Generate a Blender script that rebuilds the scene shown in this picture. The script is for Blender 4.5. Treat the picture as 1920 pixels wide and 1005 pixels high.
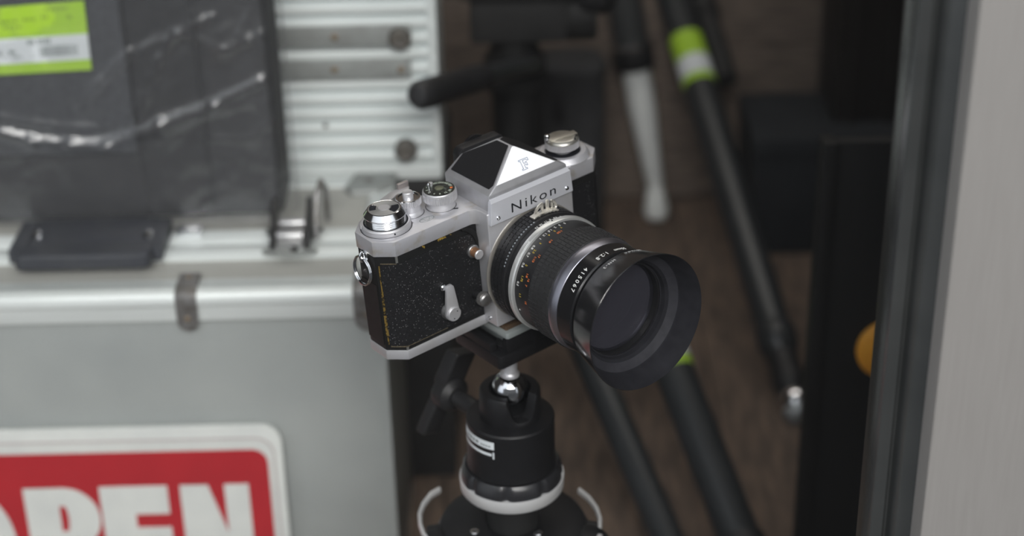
import bpy, bmesh, math, random
from mathutils import Matrix, Vector, noise
random.seed(7)
PI = math.pi
S = 0.001                       # everything below is written in millimetres
CAM_H = 820.0                   # camera above the display floor
for o in list(bpy.data.objects): bpy.data.objects.remove(o)
sc = bpy.context.scene
COL = sc.collection

# ------------------------------------------------------------------ camera
F = 3230.0157                   # focal length in pixels of the 1920 x 1005 frame
W = Matrix(((0.9997423, -0.0227009, 0.0), (-0.0106515, -0.4690923, 0.8830849), (-0.0200468, -0.8828574, -0.4692132)))
ORG = Vector((0, 0, CAM_H))
cd = bpy.data.cameras.new('view_camera'); cam = bpy.data.objects.new('view_camera', cd); COL.objects.link(cam)
cd.sensor_fit = 'HORIZONTAL'; cd.sensor_width = 36.0; cd.lens = F / 1920 * 36.0
cd.clip_start = 0.01; cd.clip_end = 200
rx, ry, rz = W.col[0], -W.col[1], -W.col[2]
cam.matrix_world = Matrix(((rx[0], ry[0], rz[0], 0), (rx[1], ry[1], rz[1], 0), (rx[2], ry[2], rz[2], CAM_H*S), (0, 0, 0, 1)))
cd.dof.use_dof = True; cd.dof.focus_distance = 0.837; cd.dof.aperture_fstop = 4.8
sc.camera = cam

# ------------------------------------------------------------------ light
sc.view_settings.view_transform = 'Standard'; sc.view_settings.look = 'None'
sc.view_settings.gamma = 1.0; sc.view_settings.use_curve_mapping = False
sc.view_settings.exposure = 0.22
sc.cycles.use_denoising = True
sc.cycles.max_bounces = 10; sc.cycles.transparent_max_bounces = 16
wd = bpy.data.worlds.new('overcast_sky'); sc.world = wd; wd.use_nodes = True
nt = wd.node_tree; nt.nodes.clear()
out = nt.nodes.new('ShaderNodeOutputWorld'); bg = nt.nodes.new('ShaderNodeBackground')
tc = nt.nodes.new('ShaderNodeTexCoord'); sp = nt.nodes.new('ShaderNodeSeparateXYZ'); cr = nt.nodes.new('ShaderNodeValToRGB')
nt.links.new(tc.outputs['Generated'], sp.inputs[0]); nt.links.new(sp.outputs['Z'], cr.inputs[0])
cr.color_ramp.elements[0].color = (.62, .66, .71, 1); cr.color_ramp.elements[0].position = 0.0
cr.color_ramp.elements[1].color = (.92, .96, 1.0, 1); cr.color_ramp.elements[1].position = 0.8
nt.links.new(cr.outputs[0], bg.inputs[0]); nt.links.new(bg.outputs[0], out.inputs[0])
bg.inputs[1].default_value = 1.3
sl_ = bpy.data.lights.new('hazy_sun', 'SUN'); sl_.energy = 4.9; sl_.angle = math.radians(40); sl_.color = (1.0, .985, .96)
so_ = bpy.data.objects.new('hazy_sun', sl_); COL.objects.link(so_); so_.location = (2, -3, 3)
so_.rotation_euler = Vector((-.13, .90, -.40)).to_track_quat('-Z', 'Y').to_euler()

for lx_, ly_ in ((-200, 1440), (340, 1440)):          # two fluorescent fittings in the ceiling of the display
    la_ = bpy.data.lights.new('ceiling_tube', 'AREA'); la_.shape = 'RECTANGLE'; la_.size = .5; la_.size_y = .09; la_.energy = 1.5; la_.color = (1, .95, .88)
    lo_ = bpy.data.objects.new('ceiling_tube', la_); COL.objects.link(lo_); lo_.location = (lx_*S, ly_*S, 1.49)

# ------------------------------------------------------------------ pixel rays of the photograph -> points of the place
def ray(px, py): return W @ Vector(((px-960)/F, (py-502.5)/F, 1.0))
def at_y(px, py, Y):
    r = ray(px, py); return ORG + r*(Y/r.y)
def at_z(px, py, Z):
    r = ray(px, py); return ORG + r*((Z-CAM_H)/r.z)

# ------------------------------------------------------------------ materials
MATS = {}
def mat(name, col, rough=.5, metal=0.0, col2=None, nscale=200, namt=(.35, .65), bump=0.0, bscale=800, spec=.5, stretch=None, rvar=0.0, coat=0.0):
    m = bpy.data.materials.new(name); m.use_nodes = True; MATS[name] = m
    n = m.node_tree; b = n.nodes['Principled BSDF']
    b.inputs['Base Color'].default_value = (*col, 1); b.inputs['Roughness'].default_value = rough
    b.inputs['Metallic'].default_value = metal; b.inputs['Specular IOR Level'].default_value = spec
    b.inputs['Coat Weight'].default_value = coat
    t = n.nodes.new('ShaderNodeTexCoord'); src = t.outputs['Object']
    if stretch:
        mp = n.nodes.new('ShaderNodeMapping'); mp.inputs['Scale'].default_value = stretch
        n.links.new(src, mp.inputs[0]); src = mp.outputs[0]
    if col2 is not None or rvar:
        z = n.nodes.new('ShaderNodeTexNoise'); z.inputs['Scale'].default_value = nscale; z.inputs['Detail'].default_value = 4
        n.links.new(src, z.inputs['Vector'])
    if col2 is not None:
        r = n.nodes.new('ShaderNodeValToRGB'); r.color_ramp.elements[0].position, r.color_ramp.elements[1].position = namt
        r.color_ramp.elements[0].color = (*col, 1); r.color_ramp.elements[1].color = (*col2, 1)
        n.links.new(z.outputs['Fac'], r.inputs[0]); n.links.new(r.outputs[0], b.inputs['Base Color'])
    if rvar:
        q = n.nodes.new('ShaderNodeMapRange'); q.inputs['To Min'].default_value = max(.02, rough-rvar); q.inputs['To Max'].default_value = rough+rvar
        n.links.new(z.outputs['Fac'], q.inputs['Value']); n.links.new(q.outputs[0], b.inputs['Roughness'])
    if bump:
        z2 = n.nodes.new('ShaderNodeTexNoise'); z2.inputs['Scale'].default_value = bscale; z2.inputs['Detail'].default_value = 3
        n.links.new(src, z2.inputs['Vector'])
        u = n.nodes.new('ShaderNodeBump'); u.inputs['Strength'].default_value = bump; u.inputs['Distance'].default_value = .0006
        n.links.new(z2.outputs['Fac'], u.inputs['Height']); n.links.new(u.outputs[0], b.inputs['Normal'])
    return m
SATIN = mat('satin_chrome', (.62, .62, .65), .42, .6, (.52, .51, .51), 60, (.35, .75), .05, 2500, rvar=.05)
SATIN_WORN = mat('satin_chrome_worn', (.54, .54, .57), .44, .55, (.42, .38, .33), 140, (.52, .75), .05, 2500)
CHROME = mat('bright_chrome', (.80, .81, .83), .14, 1.0)
PRISM_SIDE = mat('prism_chrome', (.58, .58, .61), .38, .7, (.43, .43, .44), 60, (.4, .7))
BADGE = mat('badge_plate_white_metal', (.95, .955, .98), .45, .0)
BLACKP = mat('worn_black_enamel', (.009, .009, .009), .45, 0, rvar=.06, spec=.25)
MATTE = mat('matte_black_anodised', (.011, .011, .012), .42, 0, spec=.35, bump=.04, bscale=3000, rvar=.06)
GLOSSB = mat('gloss_black_anodised', (.010, .010, .011), .20, 0)
RUBBER = mat('ribbed_black_rubber', (.014, .014, .015), .62, 0, (.021, .021, .022), 500, bump=.1, bscale=2500)
HOODIN = mat('dusty_black_hood_lining', (.011, .011, .014), .8, 0, (.019, .019, .023), 120, (.35, .8), .06, 5000, spec=.15)
HOODSTEP = mat('grey_hood_step', (.022, .022, .027), .7, 0, (.030, .030, .036), 200, spec=.25)
SILVER = mat('silver_ring', (.70, .71, .70), .35, .7)
GREYRING = mat('grey_anodised_ring', (.40, .40, .46), .36, 1.0)
WHITE = mat('white_paint_fill', (.78, .78, .76), .5)
YELLOW = mat('yellow_paint_fill', (.55, .40, .05), .5)
ORANGE = mat('orange_paint_fill', (.75, .20, .05), .5)
INK = mat('black_ink', (.010, .011, .015), .6, spec=.2)
INKBLUE = mat('blue_grey_engraving', (.16, .22, .34), .5)
INKGREY = mat('grey_print', (.22, .25, .25), .6)
BRASS = mat('worn_brass', (.36, .24, .06), .45, .7, (.05, .04, .02), 700, (.45, .58))
CORK = mat('brown_cork_pad', (.085, .048, .020), .75, 0, (.05, .03, .016), 500)
PLATEG = mat('grey_quick_plate', (.34, .37, .36), .5, .3, (.28, .31, .31), 120)
TRIB = mat('black_head_paint', (.008, .008, .009), .45, 0, spec=.3, bump=.05, bscale=3000, rvar=.06)
TRIM_ = mat('grip_black_plastic', (.014, .014, .015), .5)
SILVPAINT = mat('pale_silver_rim', (.62, .62, .62), .42, .3)
PRONG = mat('cream_nickel_prong', (.68, .65, .58), .38, .6)
# shop display
ALU = mat('aluminium_edge', (.74, .78, .77), .45, .2, (.64, .68, .67), 9, (.3, .7), .02, 60, stretch=(1, 12, 12))
ALU2 = mat('ribbed_aluminium', (.64, .69, .70), .45, .2, (.56, .61, .61), 14, (.3, .7))
PANEL = mat('grey_case_laminate', (.335, .355, .345), .55, 0, (.29, .31, .305), 14, (.35, .7), .03, 500)
PANEL2 = mat('warm_grey_case_lid', (.42, .42, .39), .55, 0, (.37, .37, .345), 14)
STEELD = mat('dull_steel_clip', (.26, .26, .26), .4, .5, (.16, .15, .14), 120)
HINGE = mat('grey_steel_hinge', (.34, .36, .35), .5, .4, (.28, .29, .28), 60)
FOOT = mat('brown_rubber_foot', (.105, .095, .080), .6, 0, (.07, .065, .06), 200)
RUST = mat('rusty_bolt', (.20, .155, .11), .6, .3)
HANDLE = mat('blue_black_handle_plastic', (.040, .043, .052), .45, 0, (.05, .053, .06), 60)
FABRIC = mat('grey_bag_fabric', (.056, .060, .068), .85, 0, (.040, .043, .049), 260, bump=.5, bscale=900)
FABRICD = mat('dark_bag_fabric', (.013, .014, .016), .85, 0, (.019, .020, .022), 90, bump=.3, bscale=700)
PIPE = mat('black_bag_piping', (.014, .014, .016), .6)
GREEN = mat('lime_label_paper', (.36, .60, .03), .6, 0, (.40, .62, .06), 60)
PAPER = mat('white_label_paper', (.66, .70, .72), .6)
RED = mat('red_sign_print', (.42, .022, .030), .45, 0, (.38, .02, .028), 20)
SIGNW = mat('white_sign_board', (.66, .68, .65), .45, 0, (.60, .62, .60), 30)
SIGNL = mat('grey_pink_sign_line', (.42, .36, .36), .5)
TUBEB = mat('charcoal_tripod_tube', (.030, .033, .035), .35, .2, (.036, .039, .041), 30)
TUBES = mat('silver_tripod_tube', (.85, .88, .87), .45, .1, (.78, .81, .80), 60)
DARKBOX = mat('black_case_fabric', (.012, .012, .012), .7, 0, (.018, .018, .018), 60)
NAVYBOX = mat('blue_grey_reflection_tone', (.014, .017, .021), .8, 0, (.018, .021, .025), 30)
PANELB = mat('black_board', (.004, .004, .004), .7, 0, (.006, .006, .006), 20, stretch=(20, 1, 1))
ORBALL = mat('orange_enamel', (.92, .42, .03), .45, 0, (.88, .38, .03), 60)
PLANK = mat('brown_grey_plank', (.22, .172, .138), .8, 0, (.10, .080, .066), 30, (.3, .7), .3, 200, stretch=(1, 6, 6))
FPLANK = mat('brown_floor_plank', (.20, .140, .102), .75, 0, (.080, .061, .049), 22, (.3, .7), .3, 200, stretch=(6, 1, 6))
POSTW = mat('dark_brown_post', (.020, .015, .012), .6, 0, (.014, .011, .009), 60, stretch=(10, 10, 1))
DARKW = mat('dark_interior_paint', (.05, .047, .044), .8, 0, (.04, .038, .035), 10)
FRAMEM = mat('dark_polished_frame', (.16, .168, .168), .24, .85, (.24, .245, .24), 6, (.3, .7), stretch=(1, 1, 3))
STAINLESS = mat('brushed_stainless_panel', (.31, .294, .28), .42, .2, (.285, .27, .256), 30, (.3, .7), .06, 300, stretch=(30, 30, 1))
PAVE = mat('grey_pavement', (.035, .035, .035), .8, 0, (.028, .028, .028), 4)
FACADE = mat('far_facade_render', (.16, .155, .15), .8, 0, (.12, .118, .115), 1.5)

def leather_mat():
    m = mat('pebbled_leatherette', (.014, .014, .015), .50, spec=.3)
    n = m.node_tree; b = n.nodes['Principled BSDF']; t = n.nodes.new('ShaderNodeTexCoord')
    v = n.nodes.new('ShaderNodeTexVoronoi'); v.inputs['Scale'].default_value = 1150
    n.links.new(t.outputs['Object'], v.inputs['Vector'])
    u = n.nodes.new('ShaderNodeBump'); u.inputs['Strength'].default_value = .55; u.inputs['Distance'].default_value = .0003
    n.links.new(v.outputs['Distance'], u.inputs['Height']); n.links.new(u.outputs[0], b.inputs['Normal'])
    # worn pale specks on the raised grain, thicker in patches
    v2 = n.nodes.new('ShaderNodeTexVoronoi'); v2.inputs['Scale'].default_value = 1350
    n.links.new(t.outputs['Object'], v2.inputs['Vector'])
    lt = n.nodes.new('ShaderNodeMath'); lt.operation = 'LESS_THAN'; lt.inputs[1].default_value = .20; n.links.new(v2.outputs['Distance'], lt.inputs[0])
    sx = n.nodes.new('ShaderNodeSeparateColor'); n.links.new(v2.outputs['Color'], sx.inputs[0])
    nz = n.nodes.new('ShaderNodeTexNoise'); nz.inputs['Scale'].default_value = 45; n.links.new(t.outputs['Object'], nz.inputs['Vector'])
    ad = n.nodes.new('ShaderNodeMath'); ad.operation = 'MULTIPLY'; n.links.new(sx.outputs[0], ad.inputs[0]); n.links.new(nz.outputs['Fac'], ad.inputs[1])
    gt = n.nodes.new('ShaderNodeMath'); gt.operation = 'GREATER_THAN'; gt.inputs[1].default_value = .36; n.links.new(ad.outputs[0], gt.inputs[0])
    mu = n.nodes.new('ShaderNodeMath'); mu.operation = 'MULTIPLY'; n.links.new(lt.outputs[0], mu.inputs[0]); n.links.new(gt.outputs[0], mu.inputs[1])
    mx = n.nodes.new('ShaderNodeMix'); mx.data_type = 'RGBA'; n.links.new(mu.outputs[0], mx.inputs[0])
    mx.inputs[6].default_value = (.009, .009, .010, 1); mx.inputs[7].default_value = (.30, .30, .30, 1)
    n.links.new(mx.outputs[2], b.inputs['Base Color'])
    return m
LEATHER = leather_mat()

def clear_mat(name, ior, rough, dust=0.0, dustcol=(.6, .62, .64), tint=(1, 1, 1), bump=0, bscale=100):
    m = bpy.data.materials.new(name); m.use_nodes = True; n = m.node_tree; n.nodes.clear()
    o = n.nodes.new('ShaderNodeOutputMaterial'); tr = n.nodes.new('ShaderNodeBsdfTransparent'); gl = n.nodes.new('ShaderNodeBsdfGlossy')
    fr = n.nodes.new('ShaderNodeFresnel'); mx = n.nodes.new('ShaderNodeMixShader')
    tr.inputs[0].default_value = (*tint, 1); gl.inputs['Roughness'].default_value = rough
    ge = n.nodes.new('ShaderNodeNewGeometry'); mr = n.nodes.new('ShaderNodeMapRange')      # same reflectance from both sides of a thin sheet
    mr.inputs['To Min'].default_value = ior; mr.inputs['To Max'].default_value = 1/ior
    n.links.new(ge.outputs['Backfacing'], mr.inputs['Value']); n.links.new(mr.outputs[0], fr.inputs['IOR'])
    base = tr.outputs[0]
    if dust:
        di = n.nodes.new('ShaderNodeBsdfDiffuse'); di.inputs[0].default_value = (*dustcol, 1); m2 = n.nodes.new('ShaderNodeMixShader')
        m2.inputs[0].default_value = dust
        n.links.new(tr.outputs[0], m2.inputs[1]); n.links.new(di.outputs[0], m2.inputs[2]); base = m2.outputs[0]
    if bump:
        t = n.nodes.new('ShaderNodeTexCoord'); z = n.nodes.new('ShaderNodeTexNoise'); z.inputs['Scale'].default_value = bscale; z.inputs['Detail'].default_value = 4
        n.links.new(t.outputs['Object'], z.inputs['Vector']); u = n.nodes.new('ShaderNodeBump'); u.inputs['Strength'].default_value = bump; u.inputs['Distance'].default_value = .004
        n.links.new(z.outputs['Fac'], u.inputs['Height']); n.links.new(u.outputs[0], gl.inputs['Normal']); n.links.new(u.outputs[0], fr.inputs['Normal'])
    n.links.new(fr.outputs[0], mx.inputs[0]); n.links.new(base, mx.inputs[1]); n.links.new(gl.outputs[0], mx.inputs[2]); n.links.new(mx.outputs[0], o.inputs[0])
    return m
PANE = clear_mat('shop_window_glass', 1.45, .0)
POLY = clear_mat('crinkled_clear_plastic', 1.6, .24, .03, (.55, .57, .60), bump=.55, bscale=26)
LENSG = clear_mat('dusty_filter_glass', 1.5, .05, .24, (.12, .118, .145), tint=(.5, .5, .56))

# ------------------------------------------------------------------ mesh helpers
class MB:
    def __init__(s, off=(0, 0, 0)): s.v = []; s.f = []; s.m = []; s.off = Vector(off)
    def add(s, vs, fs, mi=0):
        k = len(s.v); s.v += [Vector(p) for p in vs]; s.f += [[i+k for i in f] for f in fs]; s.m += [mi]*len(fs); return s
    def box(s, x0, x1, y0, y1, z0, z1, mi=0):
        return s.add([(x0,y0,z0),(x1,y0,z0),(x1,y1,z0),(x0,y1,z0),(x0,y0,z1),(x1,y0,z1),(x1,y1,z1),(x0,y1,z1)],
                     [(0,3,2,1),(4,5,6,7),(0,1,5,4),(1,2,6,5),(2,3,7,6),(3,0,4,7)], mi)
    def obox(s, c, ax, ay, az, hx, hy, hz, mi=0):
        c = Vector(c); ax, ay, az = [Vector(q).normalized() for q in (ax, ay, az)]
        vs = [c+ax*hx*i+ay*hy*j+az*hz*k for k in (-1, 1) for (i, j) in ((-1,-1),(1,-1),(1,1),(-1,1))]
        return s.add(vs, [(0,3,2,1),(4,5,6,7),(0,1,5,4),(1,2,6,5),(2,3,7,6),(3,0,4,7)], mi)
    def prism(s, poly, h0, h1, fn, mi=0):          # fn(a, b, h) -> point
        n = len(poly); vs = [fn(a, b, h0) for a, b in poly]+[fn(a, b, h1) for a, b in poly]
        return s.add(vs, [tuple(range(n))[::-1], tuple(range(n, 2*n))]+[(i, (i+1) % n, n+(i+1) % n, n+i) for i in range(n)], mi)
    def lathe(s, prof, a, d, n=48, mi=0, rf=None, arc=(0, 2*PI)):   # prof [(r, h)] along direction d from a
        a = Vector(a); d = Vector(d).normalized(); u = d.orthogonal().normalized(); w = d.cross(u)
        full = abs(arc[1]-arc[0]-2*PI) < 1e-6; cnt = n if full else n+1; vs = []; fs = []
        for r, h in prof:
            for i in range(cnt):
                t = arc[0]+(arc[1]-arc[0])*i/n; q = r*(rf(t, h) if rf else 1)
                vs.append(a+d*h+(u*math.cos(t)+w*math.sin(t))*q)
        for k in range(len(prof)-1):
            for i in range(n if not full else n):
                j = (i+1) % cnt
                fs.append((k*cnt+i, k*cnt+j, (k+1)*cnt+j, (k+1)*cnt+i))
        if full:
            if prof[0][0] > 1e-6 and prof[0] != prof[-1]: fs.append(tuple(range(cnt))[::-1])
            if prof[-1][0] > 1e-6 and prof[0] != prof[-1]: fs.append(tuple((len(prof)-1)*cnt+i for i in range(cnt)))
        return s.add(vs, fs, mi)
    def rod(s, a, b, r0, r1=None, n=24, mi=0):
        a, b = Vector(a), Vector(b); L = (b-a).length
        return s.lathe([(r0, 0), (r1 if r1 else r0, L)], a, b-a, n, mi)
    def gear(s, r0, r1, h0, h1, a, d, teeth=60, mi=0, per=4):
        return s.lathe([(r0, h0), (r0, h1)], a, d, teeth*per, mi, rf=lambda t, h: 1 if (t*teeth/(2*PI)) % 1 < .5 else r1/r0)
    def tube(s, pts, r, n=10, closed=False, mi=0, flat=None):
        pts = [Vector(p) for p in pts]; N = len(pts); vs = []; fs = []; pu = None
        for i, p in enumerate(pts):
            t = (pts[(i+1) % N]-pts[i-1]) if closed else (pts[min(i+1, N-1)]-pts[max(i-1, 0)])
            t.normalize()
            if pu is None: pu = t.orthogonal().normalized() if flat is None else Vector(flat)
            u = (pu-t*pu.dot(t)).normalized(); pu = u; w = t.cross(u)
            ra, rb = r if isinstance(r, tuple) else (r, r)
            for k in range(n):
                q = 2*PI*k/n; vs.append(p+u*math.cos(q)*ra+w*math.sin(q)*rb)
        for i in range(N if closed else N-1):
            for k in range(n):
                j = (i+1) % N; l = (k+1) % n
                fs.append((i*n+k, i*n+l, j*n+l, j*n+k))
        if not closed: fs += [tuple(range(n))[::-1], tuple((N-1)*n+k for k in range(n))]
        return s.add(vs, fs, mi)
    def build(s, name, mats, parent=None, bevel=0.0, seg=2, ang=35, smooth=True, bang=40):
        me = bpy.data.meshes.new(name); bm = bmesh.new()
        bv = [bm.verts.new((p-s.off)*S) for p in s.v]
        for f, mi in zip(s.f, s.m):
            try: fc = bm.faces.new([bv[i] for i in f]); fc.material_index = mi
            except ValueError: pass
        bmesh.ops.remove_doubles(bm, verts=bm.verts, dist=1e-7)
        bmesh.ops.recalc_face_normals(bm, faces=bm.faces)
        if bevel:
            es = [e for e in bm.edges if len(e.link_faces) == 2 and e.calc_face_angle(0) > math.radians(bang)]
            bmesh.ops.bevel(bm, geom=es, offset=bevel*S, segments=seg, affect='EDGES', profile=.6, clamp_overlap=True)
        bm.to_mesh(me); bm.free()
        for m in (mats if isinstance(mats, (list, tuple)) else [mats]): me.materials.append(m)
        if smooth:
            me.polygons.foreach_set('use_smooth', [True]*len(me.polygons)); me.set_sharp_from_angle(angle=math.radians(ang))
        o = bpy.data.objects.new(name, me); COL.objects.link(o)
        if parent: o.parent = parent
        return o
def tag(o, label=None, cat=None, group=None, kind=None):
    for k, v in (('label', label), ('category', cat), ('group', group), ('kind', kind)):
        if v: o[k] = v
    return o
def thing(name, loc, label, cat, M=None, group=None):
    o = bpy.data.objects.new(name, None); COL.objects.link(o); o.empty_display_size = .01
    if M is not None: o.matrix_world = M
    else: o.location = Vector(loc)*S
    return tag(o, label, cat, group)
def struct(o): o['kind'] = 'structure'; return o
def text_geo(s, size, offset=0.0, align='LEFT', space=1.0):
    c = bpy.data.curves.new('tmp', 'FONT'); c.body = s; c.size = size; c.offset = offset; c.align_x = align; c.space_character = space
    c.resolution_u = 3; c.extrude = .12
    o = bpy.data.objects.new('tmp', c); COL.objects.link(o); bpy.context.view_layer.update()
    me = bpy.data.meshes.new_from_object(o.evaluated_get(bpy.context.evaluated_depsgraph_get()))
    vs = [tuple(v.co) for v in me.vertices]; fs = [tuple(p.vertices) for p in me.polygons]
    bpy.data.objects.remove(o); bpy.data.curves.remove(c); bpy.data.meshes.remove(me)
    return vs, fs
def text_mb(mb, s, size, fn, **kw):
    vs, fs = text_geo(s, size, **kw); mb.add([fn(*v) for v in vs], fs); return mb
def rrect(x0, x1, y0, y1, r, n=8):
    p = []
    for cx, cy, a in ((x1-r, y1-r, 0), (x0+r, y1-r, 90), (x0+r, y0+r, 180), (x1-r, y0+r, 270)):
        for i in range(n+1):
            t = math.radians(a+90*i/n); p.append((cx+r*math.cos(t), cy+r*math.sin(t)))
    return p
XY = lambda a, b, h: (a, b, h)
XZ = lambda a, b, h: (a, h, b)
YZ = lambda a, b, h: (h, a, b)

# =================================================================== SETTING
FL_Y0, FL_Y1, WL, WR, CEIL = 655.0, 1700.0, -760.0, 620.0, 1500.0
# floor planks running from window to back wall
fl = struct(MB().box(WL, WR, FL_Y0, FL_Y1+60, -40, -4).build('floor', DARKW))
fp0 = None; x = WL; i = 0
while x < WR-1:
    w = min(78.0, WR-x)
    if fp0 is None or w < 78:
        m = MB().box(.6, w-.6, FL_Y0, FL_Y1, -4, 0).build('plank', FPLANK, fl, bevel=1.0, seg=1); fp0 = fp0 or m; m.location.x = x*S
    else:
        m = fp0.copy(); COL.objects.link(m); m.parent = fl; m.location.x = x*S
    m.location.z = -((i*37) % 5)*.0002; x += 78; i += 1
# back wall of horizontal boards
wb = struct(MB().box(WL, WR, FL_Y1+14, FL_Y1+60, 0, CEIL).build('wall_back', DARKW))
bp0 = None; z = 0.0; i = 0
while z < 700:
    if bp0 is None: m = bp0 = MB().box(WL+2, WR-2, FL_Y1, FL_Y1+14, .8, 57.2).build('plank', PLANK, wb, bevel=1.4, seg=1)
    else: m = bp0.copy(); COL.objects.link(m); m.parent = wb
    m.location.z = z*S; m.location.y = ((i*29) % 7)*.0004; z += 58; i += 1
MB().box(WL, WR, FL_Y1, FL_Y1+14, 700, CEIL).build('upper_boarding', PLANK, wb)
struct(MB().box(WL-40, WL, FL_Y0-60, FL_Y1+60, -40, CEIL).build('wall_left', DARKW))
struct(MB().box(WR, WR+40, FL_Y0-20, FL_Y1+60, -40, CEIL).build('wall_right', DARKW))
struct(MB().box(WL-40, WR+40, FL_Y0-10, FL_Y1+60, CEIL, CEIL+40).build('ceiling', DARKW))
# dark upright post at the back, right of the boards
pl, pr = at_y(1562, 200, 1600), at_y(1760, 200, 1600)
struct(MB().box(pl.x, pr.x+60, 1600, 1690, 0, CEIL-2).box(pl.x+14, pl.x+26, 1594, 1600, 0, CEIL-2).box(pl.x+52, pl.x+60, 1594, 1600, 0, CEIL-2).build('trim_1', POSTW, bevel=2))
# outside: brushed steel wall panel, the wall under and over the window, the pavement, the buildings opposite
struct(MB().box(176.9, 760, 612, 654, -620, 1900).build('wall_front', STAINLESS, bevel=1.5))
struct(MB().box(WL-40, 176, 625, 654, -620, -2).build('wall_under_window', STAINLESS))
struct(MB().box(WL-40, 176, 625, 654, 1450, 1900).build('wall_over_window', STAINLESS))
struct(MB().box(-6000, 6000, -6000, 654, -700, -625).build('pavement', PAVE))
fa = MB().box(-6000, 6000, -6800, -6000, -640, 3600)
struct(fa.build('wall_opposite', FACADE))
# window 1: pane and dark frame
win = struct(thing('window_1', (0, 640, 0), None, None))
off = (0, 640, 0)
fr = MB(off)
prof = [(160.0, 660), (160.0, 640.5), (161.2, 638), (166.6, 638), (167.6, 640.5), (169.0, 640.5), (169.6, 636), (171.5, 632), (176.9, 628), (176.9, 660)]
fr.prism(prof, -2, 1460, XY); fr.build('frame', FRAMEM, win, bevel=.3, seg=1, ang=30)
MB(off).prism([(p[0]*-1+160+WL, p[1]) for p in prof], -2, 1460, XY).build('frame', FRAMEM, win)
MB(off).box(WL, 160, 636, 654, -2, 6).build('sill_bead', FRAMEM, win, bevel=.5)
MB(off).box(WL, 160, 636, 654, 1440, 1460).build('head_bead', FRAMEM, win, bevel=.5)
MB(off).box(WL+1, 162, 643, 649, 4, 1444).build('pane', PANE, win, smooth=False)

# =================================================================== LEFT: THE CASES
YA = 990.0
ZA = at_y(350, 553, YA).z           # top of the big case
YB = at_z(350, 342, ZA).y           # its back
XR = at_y(716, 560, YA).x
XL_ = XR-420
oA = (XR-210, YA+80, 0)
case = thing('camera_case', oA, 'large upright aluminium camera case with grey laminate front and black handle', 'case')
MB(oA).box(XL_+2, XR-2, YA+2, YB-2, 8, ZA-2).build('body', PANEL, case, bevel=2)
MB(oA).box(XL_+18, XR-18, YA+17, YB-10, ZA-3, ZA-.6).build('lid_panel', PANEL2, case)
t1 = MB(oA)
def trim(mb, x0, x1, y0, y1, z0, z1): mb.box(x0, x1, y0, y1, z0, z1)
# L-shaped edge trims: front top, front bottom, two verticals, back top
e = MB(oA); Lp = [(YA-1, ZA-19), (YA-1, ZA-8), (YA-2.6, ZA-6.5), (YA-2.6, ZA-2), (YA-1, ZA+1), (YA+3, ZA+2.4), (YA+8, ZA+2.4), (YA+10, ZA+1), (YA+20, ZA+1), (YA+20, ZA-4), (YA+4, ZA-4), (YA+4, ZA-19)]
e.prism(Lp, XL_, XR-8, lambda a, b, h: (h, a, b)); e.build('edge_trim', ALU, case, bevel=.5)
e = MB(oA).box(XR-4, XR+1, YA-.6, YA+3, 12, ZA-20); e.build('edge_trim', PANEL, case, bevel=.5)
e = MB(oA).box(XR-3, XR+.6, YA+3, YB-2, 12, ZA-20); e.build('side_panel', mat('shaded_side_laminate', (.20, .205, .195), .6, 0, (.16, .165, .155), 14), case, bevel=.5)  # side face in a darker copy of the laminate, its shade painted in
e = MB(oA).box(XL_-1, XL_+16, YA-1, YA+3, 12, ZA-20); e.build('edge_trim', ALU, case, bevel=.5)
e = MB(oA).box(XL_, XR-6, YB-14, YB+1, ZA-16, ZA+1.2); e.build('edge_trim', ALU, case, bevel=.5)
e = MB(oA).box(XR-16, XR+1, YA+20, YB-14, ZA-16, ZA+1.2); e.build('edge_trim', ALU, case, bevel=.5)
MB(oA).box(XL_, XR, YA, YB, 0, 12).build('edge_trim', ALU, case, bevel=1)
# valance where the two halves of the case meet
v0, v1 = at_z(300, 490, ZA).y, at_z(300, 442, ZA).y
e = MB(oA); vm = (v0+v1)/2
e.prism([(v0, ZA-2), (v0, ZA+2), (v0+4, ZA+4.4), (vm-6, ZA+4.4), (vm-3, ZA+2.2), (vm-.8, ZA+2.2), (vm-.8, ZA-2)], XL_+2, XR-4, lambda a, b, h: (h, a, b))
e.build('valance', ALU, case, bevel=.4)
e = MB(oA).prism([(vm+.8, ZA-2), (vm+.8, ZA+2.2), (vm+4, ZA+4.4), (v1-3, ZA+4.4), (v1, ZA+2), (v1, ZA-2)], XL_+2, XR-4, lambda a, b, h: (h, a, b)); e.build('valance', ALU, case, bevel=.4)
# clips over the front trim
for px in (348, 672):
    c = at_y(px, 553, YA).x; w = 7.2
    if px > 600: c = XR-9; w = 10
    m = MB(oA)
    m.prism([(YA+26, ZA+1.2), (YA+24, ZA+3.8), (YA+4, ZA+4.6), (YA-3, ZA+2.2), (YA-4.6, ZA-4), (YA-3.4, ZA-19), (YA-.6, ZA-19), (YA+1, ZA+.5)], c-w, c+w, lambda a, b, h: (h, a, b))
    m.prism([(c+w*math.cos(PI+PI*k/14), ZA-18.8+w*math.sin(PI+PI*k/14)) for k in range(15)], YA-3.3, YA-.6, lambda a, b, h: (a, h, b))
    clip = m.build('corner_clip', STEELD, case, bevel=1.6)
    MB(oA).lathe([(2.2, 0), (2.2, .8), (1.2, 1.5), (0, 1.6)], (c, YA-3.4, ZA-16), (0, -1, 0), 14).build('rivet', RUST, clip)
    MB(oA).lathe([(2.2, 0), (2.2, .8), (1.2, 1.5), (0, 1.6)], (c, YA+17, ZA+3.6), (0, 0, 1), 14).build('rivet', RUST, clip)
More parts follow.
